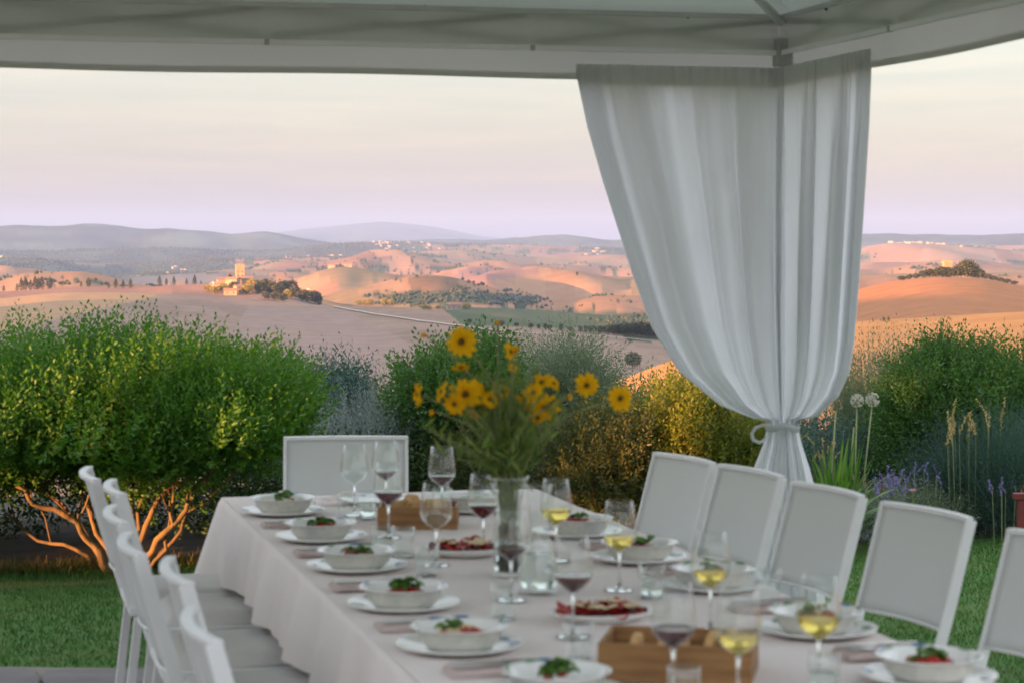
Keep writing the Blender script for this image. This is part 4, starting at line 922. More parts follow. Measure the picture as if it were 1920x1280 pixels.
def ripple(u, t): return .0035*float(fbm(np.array(u*5.), np.array(t*5.), 3))+.0016*math.sin(u*9+t*2.1)+.0012*math.sin(t*7.3-u*4)+.003*math.exp(-((t*1.0-1.9-u*.35)/.012)**2)+.003*math.exp(-((t-3.2+u*.2)/.012)**2)+.0025*math.exp(-((u-.62)/.012)**2)+.002*math.exp(-((t-.9+u*.1)/.012)**2)
b = MB(); b.grid(lambda u, v_: tl(u*WT, v_*LT, ZT+ripple(u*WT, v_*LT)), 90, 330)
# hanging sides, one strip all the way round
N_ = 720; P_ = []; tot = 2*(WT+LT)
def perim(s):
    s = s % tot
    for (x0, y0), (x1, y1), l_, nn in (((0,0),(WT,0),WT,(0,-1)), ((WT,0),(WT,LT),LT,(1,0)), ((WT,LT),(0,LT),WT,(0,1)), ((0,LT),(0,0),LT,(-1,0))):
        if s <= l_: return x0+(x1-x0)*s/l_, y0+(y1-y0)*s/l_, nn, min(s, l_-s)
        s -= l_
    return 0, 0, (-1, 0), 0
def skirt(u, v_):
    s = u*tot; x, y, nn, dc = perim(s)
    # smooth the outward direction near corners
    x2, y2, n2, _ = perim(s+.05); x3, y3, n3, _ = perim(s-.05); nx, ny = nn[0]+n2[0]+n3[0], nn[1]+n2[1]+n3[1]; l_ = math.hypot(nx, ny) or 1; nx, ny = nx/l_, ny/l_
    cf = math.exp(-(dc/.13)**2); cf2 = math.exp(-(dc/.36)**2); drop = .235 + .19*cf2
    fold = .015*math.sin(s*8.7+.8*math.sin(s*2.3)) + .010*math.sin(s*17.3+1) + .006*math.sin(s*31)
    o_ = .008 + v_*(.035+.11*cf) + (v_**.8)*fold*(1-.5*cf) + .006*math.sin(v_*math.pi/2)
    r_ = .012
    z = ZT - drop*v_ - (.0 if v_ > 0 else 0)
    if v_ < .04: o_ = o_*v_/.04
    return tl(x+nx*o_, y+ny*o_, z)
b.grid(skirt, N_, 26, closed_u=True)
o_ = b.build('tablecloth', M['linen'], smooth=True, loc=FL0); tag(o_, 'long pale pinkish linen cloth draped over the dining table', 'tablecloth')

# ------------------------------------------------------------------ chairs
def chair_proto(wd=.47):
    e = empty('garden_chair', (0, 0, 0), 'x', 'chair'); hw = wd/2; fr = .013
    def bk(x, z, o_=0):          # curved, raked back: x across, z up
        q = (z-.42)/.47; y = -.215 - .135*q - .036*(1-(x/hw)**2) + o_ ; return (x, y, z)
    b = MB(); b.grid(lambda u, v_: bk(-hw+.008+(wd-.016)*u, .555+.328*v_, .004), 16, 12); o_ = b.build('backrest', M['sling'], e, smooth=True); md = o_.modifiers.new('t', 'SOLIDIFY'); md.thickness = .003
    # top rail: flat curved band with thickness
    pts = [bk(x, .885, .004) for x in np.linspace(-hw, hw, 15)]
    b = MB(); vs = []
    for (x, y, z) in pts: vs += [(x, y-.014, z-.008), (x, y+.014, z-.008), (x, y+.014, z+.008), (x, y-.014, z+.008)]
    fs = []
    for i in range(14):
        for k in range(4): fs.append((4*i+k, 4*i+(k+1) % 4, 4*(i+1)+(k+1) % 4, 4*(i+1)+k))
    fs += [(3, 2, 1, 0), (56, 57, 58, 59)]; b.add(vs, fs); b.build('top_rail', M['white'], e, bevel=.003)
    pts = [bk(x, .552, .004) for x in np.linspace(-hw+.01, hw-.01, 11)]; b = MB(); b.tube(pts, .006, 6); b.build('lower_rail', M['white'], e, smooth=True)
    for sx in (-1, 1):
        x = sx*(hw-.006); b = MB(); d0 = bk(hw, .40); d1 = bk(hw, .888)
        vs = []
        for (y, z) in ((d0[1], .40), ((d0[1]+d1[1])/2-.004, .64), (d1[1], .88)): vs += [(x-.006, y-.022, z), (x+.006, y-.022, z), (x+.006, y+.018, z), (x-.006, y+.018, z)]
        fs = [(3, 2, 1, 0), (8, 9, 10, 11)]
        for i in range(2):
            for k in range(4): fs.append((4*i+k, 4*i+(k+1) % 4, 4*(i+1)+(k+1) % 4, 4*(i+1)+k))
        b.add(vs, fs); b.build('back_upright', M['white'], e, bevel=.003)
        for yy, y2 in ((.20, .22), (-.20, -.25)):
            b = MB(); b.box((-.011, -.016, 0), (.011, .016, .43)); 
            b.v = [(q[0]+x*.97, q[1]+(yy if q[2] > .2 else y2), q[2]) for q in b.v]; b.build('leg', M['white'], e, bevel=.003)
        b = MB(); b.box((x-.011, -.235, .405), (x+.011, .225, .435)); b.build('seat_rail', M['white'], e, bevel=.003)
    for yy in (-.225, .222): b = MB(); b.box((-hw+.02, yy-.011, .407), (hw-.02, yy+.011, .433)); b.build('seat_rail', M['white'], e, bevel=.003)
    b = MB()
    def pad(u, v_):
        x = (-hw+.022)+(wd-.044)*u; y = -.21+.43*v_; ed = min(1, 9*min(u, 1-u))**.5*min(1, 9*min(v_, 1-v_))**.5
        return (x, y, .437+.050*ed+.002*math.sin(x*30+y*7))
    b.grid(pad, 22, 22); b.box((-hw+.022, -.21, .425), (hw-.022, .22, .4365)); b.build('seat', M['pad'], e, smooth=True)
    return e
proto = chair_proto(); index_kids(); used = [False]
def place_chair(c, f, label, group=None, sx=1.0):
    e = proto if not used[0] else copy_tree(proto); used[0] = True
    f = np.array(f)/np.linalg.norm(f); q = np.array(c[:2]) + f[:2]*.345
    e.location = (q[0], q[1], .0); e.rotation_euler = (0, 0, math.atan2(-f[0], f[1])); e.scale = (sx, 1, 1); e['label'] = label
    if group: e['group'] = group
    return e
ZC = .885
for (px, py, qx, qy), lb in zip(((1228,850,1327,866),(1350,872,1457,893),(1487,905,1620,934),(1655,943,1838,974),(1893,994,2120,1036)),
    ('white sling chair on the far right, beside the golden bush', 'white sling chair directly left of the curtain tail', 'white sling chair in front of the curtain tail', 'white sling chair against the lawn, second nearest in the right row', 'white sling chair cut off by the right edge of the photo')):
    a_, c_ = onz(px, py, ZC), onz(qx, qy, ZC); d = c_[:2]-a_[:2]; ang = math.atan2(d[0], -d[1]); ang = .6*R(22)+.4*ang
    cc = a_[:2] + np.array([math.sin(ang), -math.cos(ang)])*.235
    place_chair(cc, (-math.cos(ang), -math.sin(ang)), lb, 'chairs along the right side of the table')
for (px, py), lb in zip(((152,877),(196,901),(196,949),(222,1001),(299,1047),(338,1140)),
    ('farthest white chair of the left row, its curved top against the green bush', 'second white chair of the left row, close beside the farthest', 'third white chair from the far end of the left row', 'fourth white chair from the far end of the left row', 'second nearest white chair of the left row, its curved top over the seats', 'nearest white chair of the left row, at the bottom edge')):
    a_ = onz(px, py, ZC); cc = a_[:2] + aT[:2]*.235; place_chair(cc + bT[:2]*.03, bT, lb, 'chairs along the left side of the table')
a_, c_ = onz(528, 823, .885), onz(768, 819, .885); place_chair((a_[:2]+c_[:2])/2, (.06, -1), 'white sling chair alone at the far end of the table', sx=1.13)

# ------------------------------------------------------------------ tableware
def tp(px, py): q = onz(px, py, ZT+.003); return q
rs = random.Random(12)
def ellipse_plate(name, label, p, r, group=None, cat='plate', sy=1.0, mat='china', glaze=8, seed=0, rim=.018):
    e = empty(name, p, label, cat, group, rz=rs.uniform(0, 6) if sy == 1 else TH)
    b = MB(); pr = [(0, .004), (r*.55, .004), (r*.68, .008), (r*.98, rim), (r, rim+.001), (r*.99, rim-.004), (r*.66, .001), (r*.55, 0), (0, 0)]
    b.lathe(pr, 48); b.v = [(x, y*sy, z) for x, y, z in b.v]; b.build('dish', M[mat], e, smooth=True)
    q = random.Random(seed)
    for k in range(glaze):
        a = q.uniform(0, 6.28); rr = r*q.uniform(.76, .9); b = MB(); w_ = r*q.uniform(.05, .11); l_ = w_*q.uniform(1.3, 2.4)
        zt = lambda R_: .008 + (rim-.008)*(R_-r*.68)/(r*.3) + .0012
        ring_ = []
        for i in range(10):
            an = 2*math.pi*i/10; R_ = rr+w_*math.cos(an)*.9; ta = a + l_*math.sin(an)/rr; ring_.append((R_*math.cos(ta), R_*math.sin(ta)*sy, zt(R_)))
        b.add(ring_, [tuple(range(10))]); b.build('glaze_leaf', M[q.choice(['blueprint', 'blueprint', 'greenglaze'])], e)
    return e
def soup_bowl(label, p, group, seed=0, r=.118):
    e = empty('bowl', p, label, 'bowl', group, rz=rs.uniform(0, 6))
    pr = [(0, .010), (r*.55, .012), (r*.80, .030), (r*.88, .047), (r*1.0, .052), (r*1.005, .0545), (r*.985, .0555), (r*.86, .051)]
    out_ = [(0, .0), (r*.60, .0), (r*.66, .002), (r*.80, .018), (r*.865, .044), (r*.90, .0465), (r*1.0, .0515)]
    b = MB(); b.lathe(out_, 44); b.build('body', M['bowlclay'], e, smooth=True)
    b = MB(); b.lathe([(0, .012), (r*.5, .013), (r*.74, .024), (r*.835, .0465), (r*.985, .0535), (r*1.004, .0533), (r*1.0, .0515)], 44); b.build('inner_glaze', M['china'], e, smooth=True)
    q = random.Random(seed+40)
    for k in range(9):
        a = q.uniform(0, 6.28); b = MB(); ring_ = []
        for i in range(8):
            an = 2*math.pi*i/8; R_ = r*.92+r*.045*math.cos(an); ta = a+.16*math.sin(an)*q.uniform(.8, 1.4); ring_.append((R_*math.cos(ta), R_*math.sin(ta), .0512+.001+(R_-r*.84)*.42*.9))
        b.add(ring_, [tuple(range(8))]); b.build('glaze_leaf', M[q.choice(['blueprint', 'greenglaze'])], e)
    return e
LEAFV = MB(); LEAFV.grid(lambda u, v_: ((u-.5)*.019*math.sin(math.pi*min(1, v_*.95+.05))**.7, v_*.028, .007*math.sin(v_*3)+.006*abs(u-.5)*2), 5, 7); LEAFM = LEAFV.mesh('herb_leaf', M['herb'], True)
TOMM = []
for k in range(4): b = MB(); b.blob((0, 0, 0), (.014, .012, .009), 8, 5, seed=k, amp=.2); TOMM.append(b.mesh('tomato_chunk', M['tomato'], True))
CHM = MB(); CHM.box((-.013, -.009, -.002), (.013, .009, .002)); CHM = CHM.mesh('cheese', M['cheese'])
def food(p, label, seed, group, tom=14, lf=6, ch=2, rad=.045, zz=.026, name='tomato_salad', sy=1, pile=.016):
    e = empty(name, p, label, 'food', group, rz=TH); q = random.Random(seed)
    for kind, cnt in (('t', tom), ('c', ch), ('l', lf)):
        for k in range(cnt):
            a = q.uniform(0, 6.28); r_ = rad*math.sqrt(q.random())*(1 if kind != 'l' else .7); hz = zz + pile*(1-(r_/rad)**2)*q.uniform(.7, 1) + (.008 if kind == 'l' else 0) + (.004 if kind == 'c' else 0)
            o_ = link({'t': 'tomato_piece', 'c': 'cheese_shaving', 'l': 'herb_leaf'}[kind], {'t': q.choice(TOMM), 'c': CHM, 'l': LEAFM}[kind], None, e, (r_*math.cos(a), r_*math.sin(a)*sy, hz))
            o_.rotation_euler = (q.uniform(-.5, .5), q.uniform(-.5, .5), q.uniform(0, 6.28)); s_ = q.uniform(.8, 1.35); o_.scale = (s_, s_, s_)
    return e
lp = [(530,962,'farthest on the left side'),(602,1011,'second from the far end on the left side'),(669,1066,'third from the far end on the left side'),(757,1138,'fourth from the far end, left side'),(860,1216,'second nearest on the left side'),(1045,1306,'nearest on the left side, cut by the bottom edge')]
rp_ = [(1082,1002,'farthest on the right side'),(1197,1050,'second from the far end on the right side'),(1338,1102,'third from the far end on the right side'),(1532,1186,'second nearest on the right side'),(1742,1275,'nearest on the right side at the bottom edge')]
foods = {0: (4, 14, 2), 1: (9, 20, 6), 2: (16, 14, 4), 3: (24, 30, 0), 4: (18, 8, 16), 5: (3, 34, 0), 6: (20, 10, 2), 7: (8, 14, 6), 8: (16, 8, 4), 9: (14, 10, 6), 10: (30, 14, 1)}
fl = {0: 'leafy green salad with a little red', 1: 'green leaves with pale flakes', 2: 'chopped tomato topped with herbs', 3: 'tomato tartare under bright green leaves', 4: 'tomato with yellow cheese shavings', 5: 'green leaf salad', 6: 'tomato with green leaves', 7: 'pale salad with few tomatoes', 8: 'red tomato salad', 9: 'tomato and cheese salad', 10: 'tomato tartare with a herb tip'}
for i, (px, py, where) in enumerate(lp+rp_):
    p = tp(px, py); ellipse_plate('plate', 'white plate with leaf decor, '+where, p, .150, 'place setting plates', seed=i)
    q = p + np.array([rs.uniform(-.004, .004), rs.uniform(-.004, .004), .006]); soup_bowl('cream stoneware bowl '+where, q, 'salad bowls', seed=i)
    t_, l_, c_ = foods[i]; food(q + np.array([0, 0, .004]), fl[i]+', '+where, i, 'salads served in the bowls', t_, l_, c_)
p = tp(882, 957); ellipse_plate('plate', 'white plate with blue decor beyond the far bread crate', p, .15, 'place setting plates', seed=50); soup_bowl('white bowl beyond the far bread crate', p+np.array([0, 0, .006]), 'salad bowls', seed=51)
p = tp(700, 941); ellipse_plate('plate', 'white plate before the chair at the far end of the table', p, .14, 'place setting plates', seed=52)
M['redslice'] = principled('cured red slices', (.42, .02, .012), .4, col2=(.28,.015,.012), vscale=30)
SL = []
for k in range(3):
    b = MB(); q = random.Random(k); ph = q.uniform(0, 6)
    b.grid(lambda u, v_: ((.034*v_)*math.cos(u*6.283), (.028*v_)*math.sin(u*6.283), .006*math.sin(3*u*6.283+ph)*v_), 14, 4, closed_u=True); SL.append(b.mesh('red_slice', M['redslice'], True))
for px, py, lb, r in ((1130, 1162, 'oval white platter behind the near bread crate', .135), (876, 1040, 'oval white platter left of the vase', .135)):
    p = tp(px, py); ellipse_plate('platter', lb, p, r, 'platters of red slices', sy=.72, cat='platter', glaze=0, rim=.026)
    e = empty('sliced_starter', p, 'dark red slices with cheese on the '+lb, 'food', 'starters on the platters', rz=TH); q = random.Random(px)
    for k in range(26):
        a = k*2.4; r_ = r*.80*math.sqrt((k+.5)/26); o_ = link('red_slice', q.choice(SL), None, e, (r_*math.cos(a), .72*r_*math.sin(a), .024+q.uniform(0, .008)+.006*(1-r_/r))); o_.rotation_euler = (q.uniform(-.35, .35), q.uniform(-.35, .35), q.uniform(0, 6))
    for k in range(16):
        a = q.uniform(0, 6.28); r_ = r*.62*math.sqrt(q.random()); o_ = link('cheese_shaving', CHM, None, e, (r_*math.cos(a), .72*r_*math.sin(a), .04+q.uniform(0, .006))); o_.rotation_euler = (q.uniform(-.3, .3), q.uniform(-.3, .3), q.uniform(0, 6))
# napkins and cutlery between the settings
def along(p, u, t): return p + bT*u + aT*t
FORK = MB(); FORK.box((-.004, -.095, 0), (.004, .03, .0025)); FORK.box((-.011, .03, .0), (.011, .05, .0025))
for k in range(4): FORK.box((-.011+.006*k, .05, 0), (-.011+.006*k+.003, .095, .0025))
FORK = FORK.mesh('fork', M['steel']); KN = MB(); KN.box((-.006, -.10, 0), (.006, .0, .005)); KN.box((-.009, .0, .001), (.007, .11, .003)); KN = KN.mesh('knife', M['steel'])
def napkin(p, label, rot, side):
    e = empty('napkin', p, label, 'napkin', 'folded linen napkins', rz=rot); q = random.Random(label)
    for k in range(3):
        b = MB(); z0 = .001+.0045*k; ph = q.uniform(0, 6)
        b.grid(lambda u, v_: ((u-.5)*(.115-.004*k), (v_-.5)*(.21-.006*k), z0+.0042+.0012*math.sin(v_*9+ph)), 8, 14); o_ = b.build('fold', M['napkin'], e, smooth=True); md = o_.modifiers.new('t', 'SOLIDIFY'); md.thickness = .004
    for nm, me_, dx in (('fork', FORK, -.022), ('knife', KN, .02)):
        o_ = link(nm, me_, None, None, tuple(p+np.array([math.cos(rot)*dx, math.sin(rot)*dx, .0195]))); o_.rotation_euler = (0, 0, rot+(0 if side > 0 else math.pi)); tag(o_, f'steel {nm} lying on the {label}', 'cutlery', 'forks and knives on the napkins')
for i in range(5):
    a_, c_ = lp[i], lp[i+1]; p = (tp(a_[0], a_[1])+tp(c_[0], c_[1]))/2 + aT*.0 - bT*.03
    napkin(p, ['pink-beige napkin between the two farthest left plates', 'pink-beige napkin between the second and third left plates', 'pink-beige napkin between the third and fourth left plates', 'pink-beige napkin left of the second nearest left plate', 'pink-beige napkin between the two nearest left plates'][i], TH-math.pi/2, 1)
for i in range(4):
    a_, c_ = rp_[i], rp_[i+1]; p = (tp(a_[0], a_[1])+tp(c_[0], c_[1]))/2 + bT*.03
    napkin(p, ['beige napkin between the two farthest right plates', 'beige napkin between the second and third right plates', 'beige napkin between the third right plate and the next', 'beige napkin between the two nearest right plates'][i], TH+math.pi/2, 1)
# fan of white napkin at the far end
p = tp(592, 945); b = MB(); b.grid(lambda u, v_: ((u-.5)*.17*(.35+abs(u-.5)*1.3)*1.6, .05*(v_-.5), .006+.045*abs(u-.5)*2*(1-(v_-.5)**2*2)+.006*math.sin(u*22)), 26, 8); o_ = b.build('napkin', M['linen'], smooth=True, loc=p); tag(o_, 'white napkin gathered like a bow at the far end of the table', 'napkin')

# bread crates
def crate(p, w_, d_, h_, rz, label):
    e = empty('bread_crate', p, label, 'crate', 'wooden bread crates', rz); th = .009
    for nm, lo, hi in (('side_board', (-w_/2, -d_/2, 0), (w_/2, -d_/2+th, h_)), ('side_board', (-w_/2, d_/2-th, 0), (w_/2, d_/2, h_)), ('end_board', (-w_/2+.0, -d_/2+th+.0005, 0), (-w_/2+th, d_/2-th-.0005, h_*1.0)), ('end_board', (w_/2-th, -d_/2+th+.0005, 0), (w_/2, d_/2-th-.0005, h_*1.0)), ('bottom_board', (-w_/2+th, -d_/2+th, .002), (w_/2-th, d_/2-th, .009))):
        b = MB(); b.box(lo, hi); b.build(nm, M['wood'], e, bevel=.0015)
    return e
pc = tp(1274, 1262); crate(pc, .34, .24, .085, TH-.42, 'brown wooden bread crate among the nearest glasses')
pf = tp(785, 985); crate(pf, .27, .20, .075, TH-.25, 'brown wooden bread crate at the far end of the table')
def bread(p, rz, w_, h_, label, tilt=0, group=None, seed=0):
    b = MB(); q = random.Random(seed); n_ = 16; ring_ = []
    for k in range(n_): a = 2*math.pi*k/n_; r_ = 1+q.uniform(-.05, .05); ring_.append((w_/2*math.copysign(abs(math.cos(a))**.8, math.cos(a))*r_, h_/2*math.copysign(abs(math.sin(a))**.8, math.sin(a))*r_))
    t_ = .018; vs = [(x, -t_/2, z+h_/2) for x, z in ring_]+[(x, t_/2, z+h_/2) for x, z in ring_]
    b.add(vs, [tuple(range(n_)), tuple(range(2*n_-1, n_-1, -1))]+[((k+1) % n_, k, k+n_, (k+1) % n_+n_) for k in range(n_)])
    o_ = b.build('bread_slice', M['bread'], bevel=.003, loc=p); o_.rotation_euler = (tilt, 0, rz); tag(o_, label, 'bread', group)
for k in range(6):
    bread(pc + bT*(-.10+.042*k)+aT*.01*math.sin(k*2)+np.array([0, 0, .012]), TH-.42+math.pi/2+.2*math.sin(k*3), .13, .085, 'slice of brown bread standing in the near crate', .25*math.sin(k*1.7), 'bread slices in the near crate', k)
for k in range(5):
    bread(pf + bT*(-.07+.034*k)+np.array([0, 0, .012]), TH+.3*math.sin(k*2)+(math.pi/2 if k % 2 else .3), .10, .10 if k == 1 else .08, 'slice of golden bread standing in the far crate', .2*math.sin(k), 'bread slices in the far crate', 20+k)

# glasses
gp_out = [(.0, .0), (.038, .0), (.0385, .0015), (.030, .004), (.010, .008), (.0042, .016), (.0036, .06), (.0040, .096), (.009, .103), (.026, .116), (.042, .134), (.0475, .150), (.0465, .170), (.041, .205), (.0355, .240)]
gp_in = [(.0348, .240), (.0402, .205), (.0456, .170), (.0466, .150), (.041, .1345), (.025, .1175), (.008, .106), (.0, .1045)]
b = MB(); b.lathe(gp_out[9:]+gp_in, 40); BOWLM = b.mesh('glass_bowl', M['glass'], True)
b = MB(); b.lathe(gp_out[:9]+[(.007, .102), (0, .1035)], 28); FOOTM = b.mesh('glass_stem', M['foot'], True)
def wine_mesh(mat, lvl):
    pr = [(0, .1052)]+[(r-.0006, z) for r, z in reversed(gp_in[:-1]) if z < lvl]; rl = np.interp(lvl, [.1175, .1345, .150, .170], [.025, .041, .0466, .0456])-.0006
    b = MB(); b.lathe(pr+[(rl, lvl), (rl*.96, lvl-.0004), (0, lvl-.0004)], 36); return b.mesh('wine', mat, True)
WM = {('r', 0): wine_mesh(M['redwine'], .146), ('r', 1): wine_mesh(M['redwine'], .138), ('w', 0): wine_mesh(M['whitewine'], .143), ('w', 1): wine_mesh(M['whitewine'], .150)}
def wineglass(px, ytop, kind, lvl, label, sc_=1.0):
    h = .24*sc_; D = (EYE-ZT-h)*F/(ytop-HY); q = at(px, 450, D); q[2] = ZT+.003
    e = empty('wine_glass', q, label, 'wine glass', 'stemmed wine glasses', rz=rs.uniform(0, 6)); e.scale = (sc_,)*3
    link('bowl', BOWLM, None, e); link('stem', FOOTM, None, e)
    if kind: link('wine', WM[kind, lvl], None, e)
for a_ in ((663, 836, None, 0, 'empty wine glass leftmost at the far end of the table'),
    (722, 829, 'r', 1, 'wine glass with a little red wine farthest back, in front of the end chair'),
    (727, 868, 'r', 0, 'red wine glass standing in front of the left end of the far crate'),
    (828, 838, 'r', 1, 'red wine glass behind the far crate against the dark garden'),
    (817, 907, None, 0, 'empty wine glass in front of the far crate'),
    (906, 890, 'r', 0, 'red wine glass just left of the flower vase'),
    (1043, 900, 'w', 1, 'white wine glass just right of the carafe'),
    (958, 956, 'r', 1, 'red wine glass standing in front of the flower vase'),
    (1075, 1008, 'r', 0, 'large red wine glass in the middle, behind the near platter'),
    (1163, 942, 'w', 0, 'white wine glass right of the middle beside the far right plates'),
    (1335, 1000, 'w', 0, 'white wine glass in front of the third right plate'),
    (1265, 1096, 'r', 0, 'red wine glass beside the near bread crate'),
    (1388, 1108, 'w', 0, 'white wine glass right of the near bread crate'),
    (1540, 1083, 'w', 1, 'white wine glass nearest the right side, over the second nearest plate')): wineglass(*a_, sc_=1.04)
b = MB(); b.lathe([(0, 0), (.028, 0), (.030, .002), (.034, .050), (.0365, .092), (.0355, .0925), (.033, .050), (.029, .009), (0, .008)], 32); TUM = b.mesh('tumbler', M['glass'], True)
b = MB(); b.lathe([(0, .0005), (.0275, .0005), (.0285, .003), (.0285, .0075), (0, .0078)], 28); TUMB = b.mesh('tumbler_base', M['foot'], True)
b = MB(); b.lathe([(0, .0085), (.0285, .0095), (.0322, .048), (0, .048)], 28); TUW = b.mesh('tumbler_water', M['water'], True)
for px, py, wt, lb in ((718, 1040, 1, 'water tumbler left of a pair in front of the far crate'), (756, 1042, 0, 'tumbler right of a pair in front of the far crate'), (652, 975, 0, 'tumbler under the leftmost far wine glass'), (688, 970, 1, 'water tumbler behind the left end of the far crate'), (800, 1080, 0, 'tumbler near the foot of the empty wine glass'), (1222, 1120, 1, 'water tumbler behind the third right plate'), (945, 1160, 0, 'tumbler at the foot of the glass before the vase'), (1085, 1238, 0, 'tumbler in front of the near platter'),
    (1282, 1330, 0, 'tumbler in front of the near crate at the bottom edge'), (1545, 1300, 1, 'water tumbler at the bottom edge, right of centre'), (1440, 1130, 0, 'tumbler left of the nearest white wine glass'), (830, 965, 0, 'tumbler behind the far bread crate')):
    e = empty('tumbler', tp(px, py), lb, 'glass', 'short water tumblers'); link('cup', TUM, None, e); link('base', TUMB, None, e)
    if wt: link('water', TUW, None, e)
# vase and carafe
pv_ = tp(953, 1078); vase = empty('flower_vase', pv_, 'clear waisted glass vase holding the yellow flowers', 'vase')
b = MB(); b.lathe([(0, 0), (.044, 0), (.048, .004), (.047, .03), (.040, .09), (.034, .15), (.037, .21), (.050, .265), (.062, .290), (.0608, .2905), (.048, .265), (.035, .21), (.032, .15), (.038, .09), (.045, .03), (.042, .014), (0, .012)], 44); b.build('glass_body', M['glass'], vase, smooth=True)
b = MB(); b.lathe([(0, .0145), (.041, .0155), (.0438, .03), (.0368, .09), (.0312, .145), (0, .145)], 40); b.build('water', M['water'], vase, smooth=True)
pk_ = tp(1010, 1108); e = empty('carafe', pk_, 'clear glass water carafe standing right of the vase', 'carafe')
b = MB(); b.lathe([(0, 0), (.050, 0), (.056, .005), (.058, .03), (.052, .08), (.034, .14), (.026, .19), (.028, .24), (.038, .30), (.0368, .3005), (.0262, .24), (.0242, .19), (.032, .14), (.050, .08), (.0558, .03), (.050, .012), (0, .010)], 44); b.build('glass_body', M['glass'], e, smooth=True)
b = MB(); b.lathe([(0, .0125), (.0485, .0135), (.0545, .03), (.0488, .08), (.042, .105), (0, .105)], 40); b.build('water', M['water'], e, smooth=True)

# flowers in the vase
b = MB(); b.grid(lambda u, v_: ((u-.5)*.017*math.sin(math.pi*min(.97, v_*.93+.05))**.6, .006+v_*.036, -.003*abs(u-.5)*2+.007*math.sin(v_*2.6)-.004*v_), 4, 7); PET = b.mesh('petal', M['petal'], True)
b = MB(); b.blob((0, 0, .002), (.0095, .0095, .006), 12, 6, amp=.06); DISC = b.mesh('flower_disc', M['disc'], True)
g = np.random.default_rng(71); mouth = pv_ + np.array([0, 0, .27])
STEM_A = None
flw = [(865,641,30,(-.1,.12),'large open yellow flower at the upper left of the bouquet'),(800,630,12,(-.9,.2),'small blurred yellow flower high on the left'),(932,611,11,(.2,1.2),'yellow bud topping the bouquet'),(957,659,20,(1.0,.3),'side-on yellow flower high in the centre'),(864,688,17,(0,-1.0),'drooping yellow flower under the large open one'),(784,739,24,(-1.3,.1),'side-on yellow flower at the far left of the bouquet'),(828,733,22,(-1.2,.4),'narrow side-on yellow flower second from the left'),
    (873,738,31,(-.2,0),'open yellow flower at the left centre of the bouquet'),(893,765,24,(.3,-.3),'yellow flower overlapping the left centre one from below'),(940,732,22,(.2,.5),'yellow flower in the middle of the bouquet'),(1016,716,22,(-.3,.8),'yellow flower high at the right centre'),(985,752,23,(-.6,.3),'tilted yellow flower at the right centre'),(1022,765,27,(.2,-.2),'open yellow flower low at the right centre'),(1038,718,16,(.8,.6),'small yellow flower beside the high right centre one'),(1100,722,24,(.15,.05),'open yellow flower on a long stem at the right'),(1163,746,26,(.25,.1),'rightmost open yellow flower on the longest stem'),
    (962,690,14,(.6,.9),'small half-closed yellow flower in the upper middle'),(815,772,10,(-.8,0),'small yellow bud low on the left'),(1065,745,10,(.5,.2),'small yellow bud between the right flowers'),(965,660,13,(.2,.8),'small yellow flower behind the side-on one'),
    (852,757,22,(-.4,-.2),'yellow flower at the lower left edge of the left cluster'),(918,748,18,(.5,.3),'yellow flower between the left cluster and the middle one'),(1000,735,20,(-.2,.5),'yellow flower tucked between the right centre blooms'),(893,727,19,(.4,.6),'tilted yellow flower on top of the left cluster'),(1008,782,18,(.1,-.5),'nodding yellow flower lowest at the right centre')]
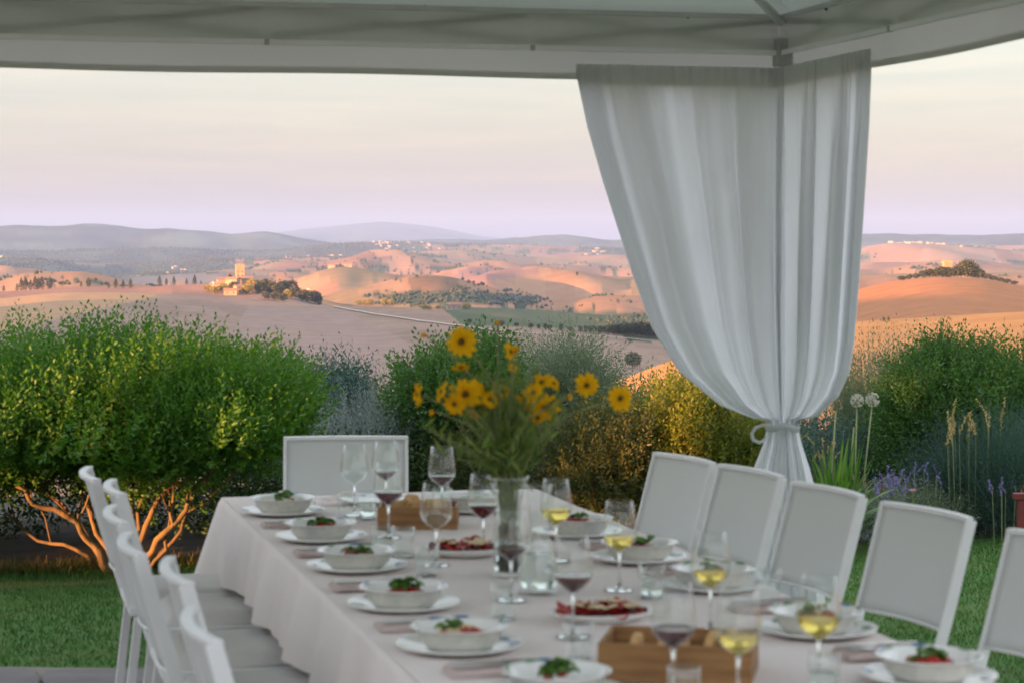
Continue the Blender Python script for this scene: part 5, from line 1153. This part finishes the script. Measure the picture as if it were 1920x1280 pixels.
for i, (px, py, rp2, (yw, pt), lb) in enumerate(flw):
    D = 6.42+g.uniform(-.12, .12); c = at(px, py, D); s_ = rp2/F*D/.040
    e = empty('yellow_flower', c, lb, 'flower', 'yellow flowers in the vase')
    nrm = unit(np.array([math.sin(yw), -math.cos(yw)*math.cos(pt), math.sin(pt)])); Rm = Vector(nrm).to_track_quat('Z', 'Y').to_matrix().to_4x4()
    npet = 12 if rp2 > 14 else 8; closed = rp2 < 14
    for k in range(npet):
        o_ = link('petal', PET, None, e); a = 2*math.pi*k/npet + g.uniform(-.1, .1); o_.matrix_local = Rm @ Matrix.Rotation(a, 4, 'Z') @ Matrix.Rotation(g.uniform(-.15, .25)+(1.0 if closed else 0), 4, 'X') @ Matrix.Scale(s_*g.uniform(.88, 1.08), 4)
    o_ = link('disc', DISC, None, e); o_.matrix_local = Rm @ Matrix.Scale(s_*.95, 4)
    # stem bows out of the vase
    m0 = mouth + np.array([g.uniform(-.03, .03), g.uniform(-.03, .03), 0]); bt = pv_ + np.array([g.uniform(-.02, .02), g.uniform(-.02, .02), .03]); mid = m0*.45+c*.55+np.array([0, 0, .035]) - np.array([(c[0]-m0[0])*.2, 0, 0])
    pts = [bt-c, (bt+m0)/2*[1, 1, 1]-c+np.array([0, 0, 0]), m0-c, mid-c, -nrm*.006]
    fine = []
    for t_ in np.linspace(0, 1, 12):
        k = min(3, int(t_*4)); u_ = t_*4-k; P0_, P1_, P2_, P3_ = pts[max(0, k-1)], pts[k], pts[k+1], pts[min(4, k+2)]
        fine.append(.5*((2*P1_)+(-P0_+P2_)*u_+(2*P0_-5*P1_+4*P2_-P3_)*u_**2+(-P0_+3*P1_-3*P2_+P3_)*u_**3))
    b = MB(); b.tube(fine, .0022, 6); b.build('stem', M['stalk'], e, smooth=True)
    if rp2 > 12:
        n_ = 14; tt = g.uniform(.45, .95, n_); F_ = np.array(fine); ix = tt*11; P_ = np.array([F_[int(q)]*(1-(q-int(q)))+F_[min(11, int(q)+1)]*(q-int(q)) for q in ix]); d = g.normal(size=(n_, 3)); d[:, 2] = np.abs(d[:, 2])+.6
        v_, f_, a_ = leaves(P_, d, g.uniform(.03, .08, n_), .010, g.random(n_), seed=i); link('leaves', np_mesh('flower_leaves', v_, f_, M['stemgreen'], {'rnd': a_}), None, e)
# leafy filler stems
e = empty('bouquet_greenery', pv_, 'mass of thin green stems and narrow leaves filling the vase', 'greenery'); b = MB(); PP, DD = [], []
for k in range(46):
    px = g.normal(950, 75); py = g.uniform(700, 860); c = at(px, py, 6.42+g.uniform(-.12, .12)) - pv_; m0 = np.array([g.uniform(-.03, .03), g.uniform(-.03, .03), .27]); bt = np.array([g.uniform(-.02, .02), g.uniform(-.02, .02), .02])
    pts = [bt, m0*.5+bt*.5, m0, m0*.5+c*.5+np.array([-(c[0]-m0[0])*.12, 0, .015]), c]; b.tube(pts, [.0022, .0022, .002, .0017, .0012], 5)
    for t_ in np.linspace(.1, 1, 12): PP.append(pts[2]*(1-t_)+pts[4]*t_ if t_ > 0 else pts[2]); q = g.normal(size=3); q[2] = abs(q[2])+.8; DD.append(q)
for k in range(60): PP.append(np.array([g.normal()*.035, g.normal()*.035, g.uniform(.25, .36)])); DD.append(g.normal(size=3)+np.array([0, 0, .3]))
b.build('stem', M['stalk'], e, smooth=True); PP = np.array(PP); DD = np.array(DD); n_ = len(PP)
v_, f_, a_ = leaves(PP, DD, g.uniform(.03, .075, n_), .011, g.random(n_)*.8, seed=99); link('leaves', np_mesh('greenery_leaves', v_, f_, M['stemgreen'], {'rnd': a_}), None, e)
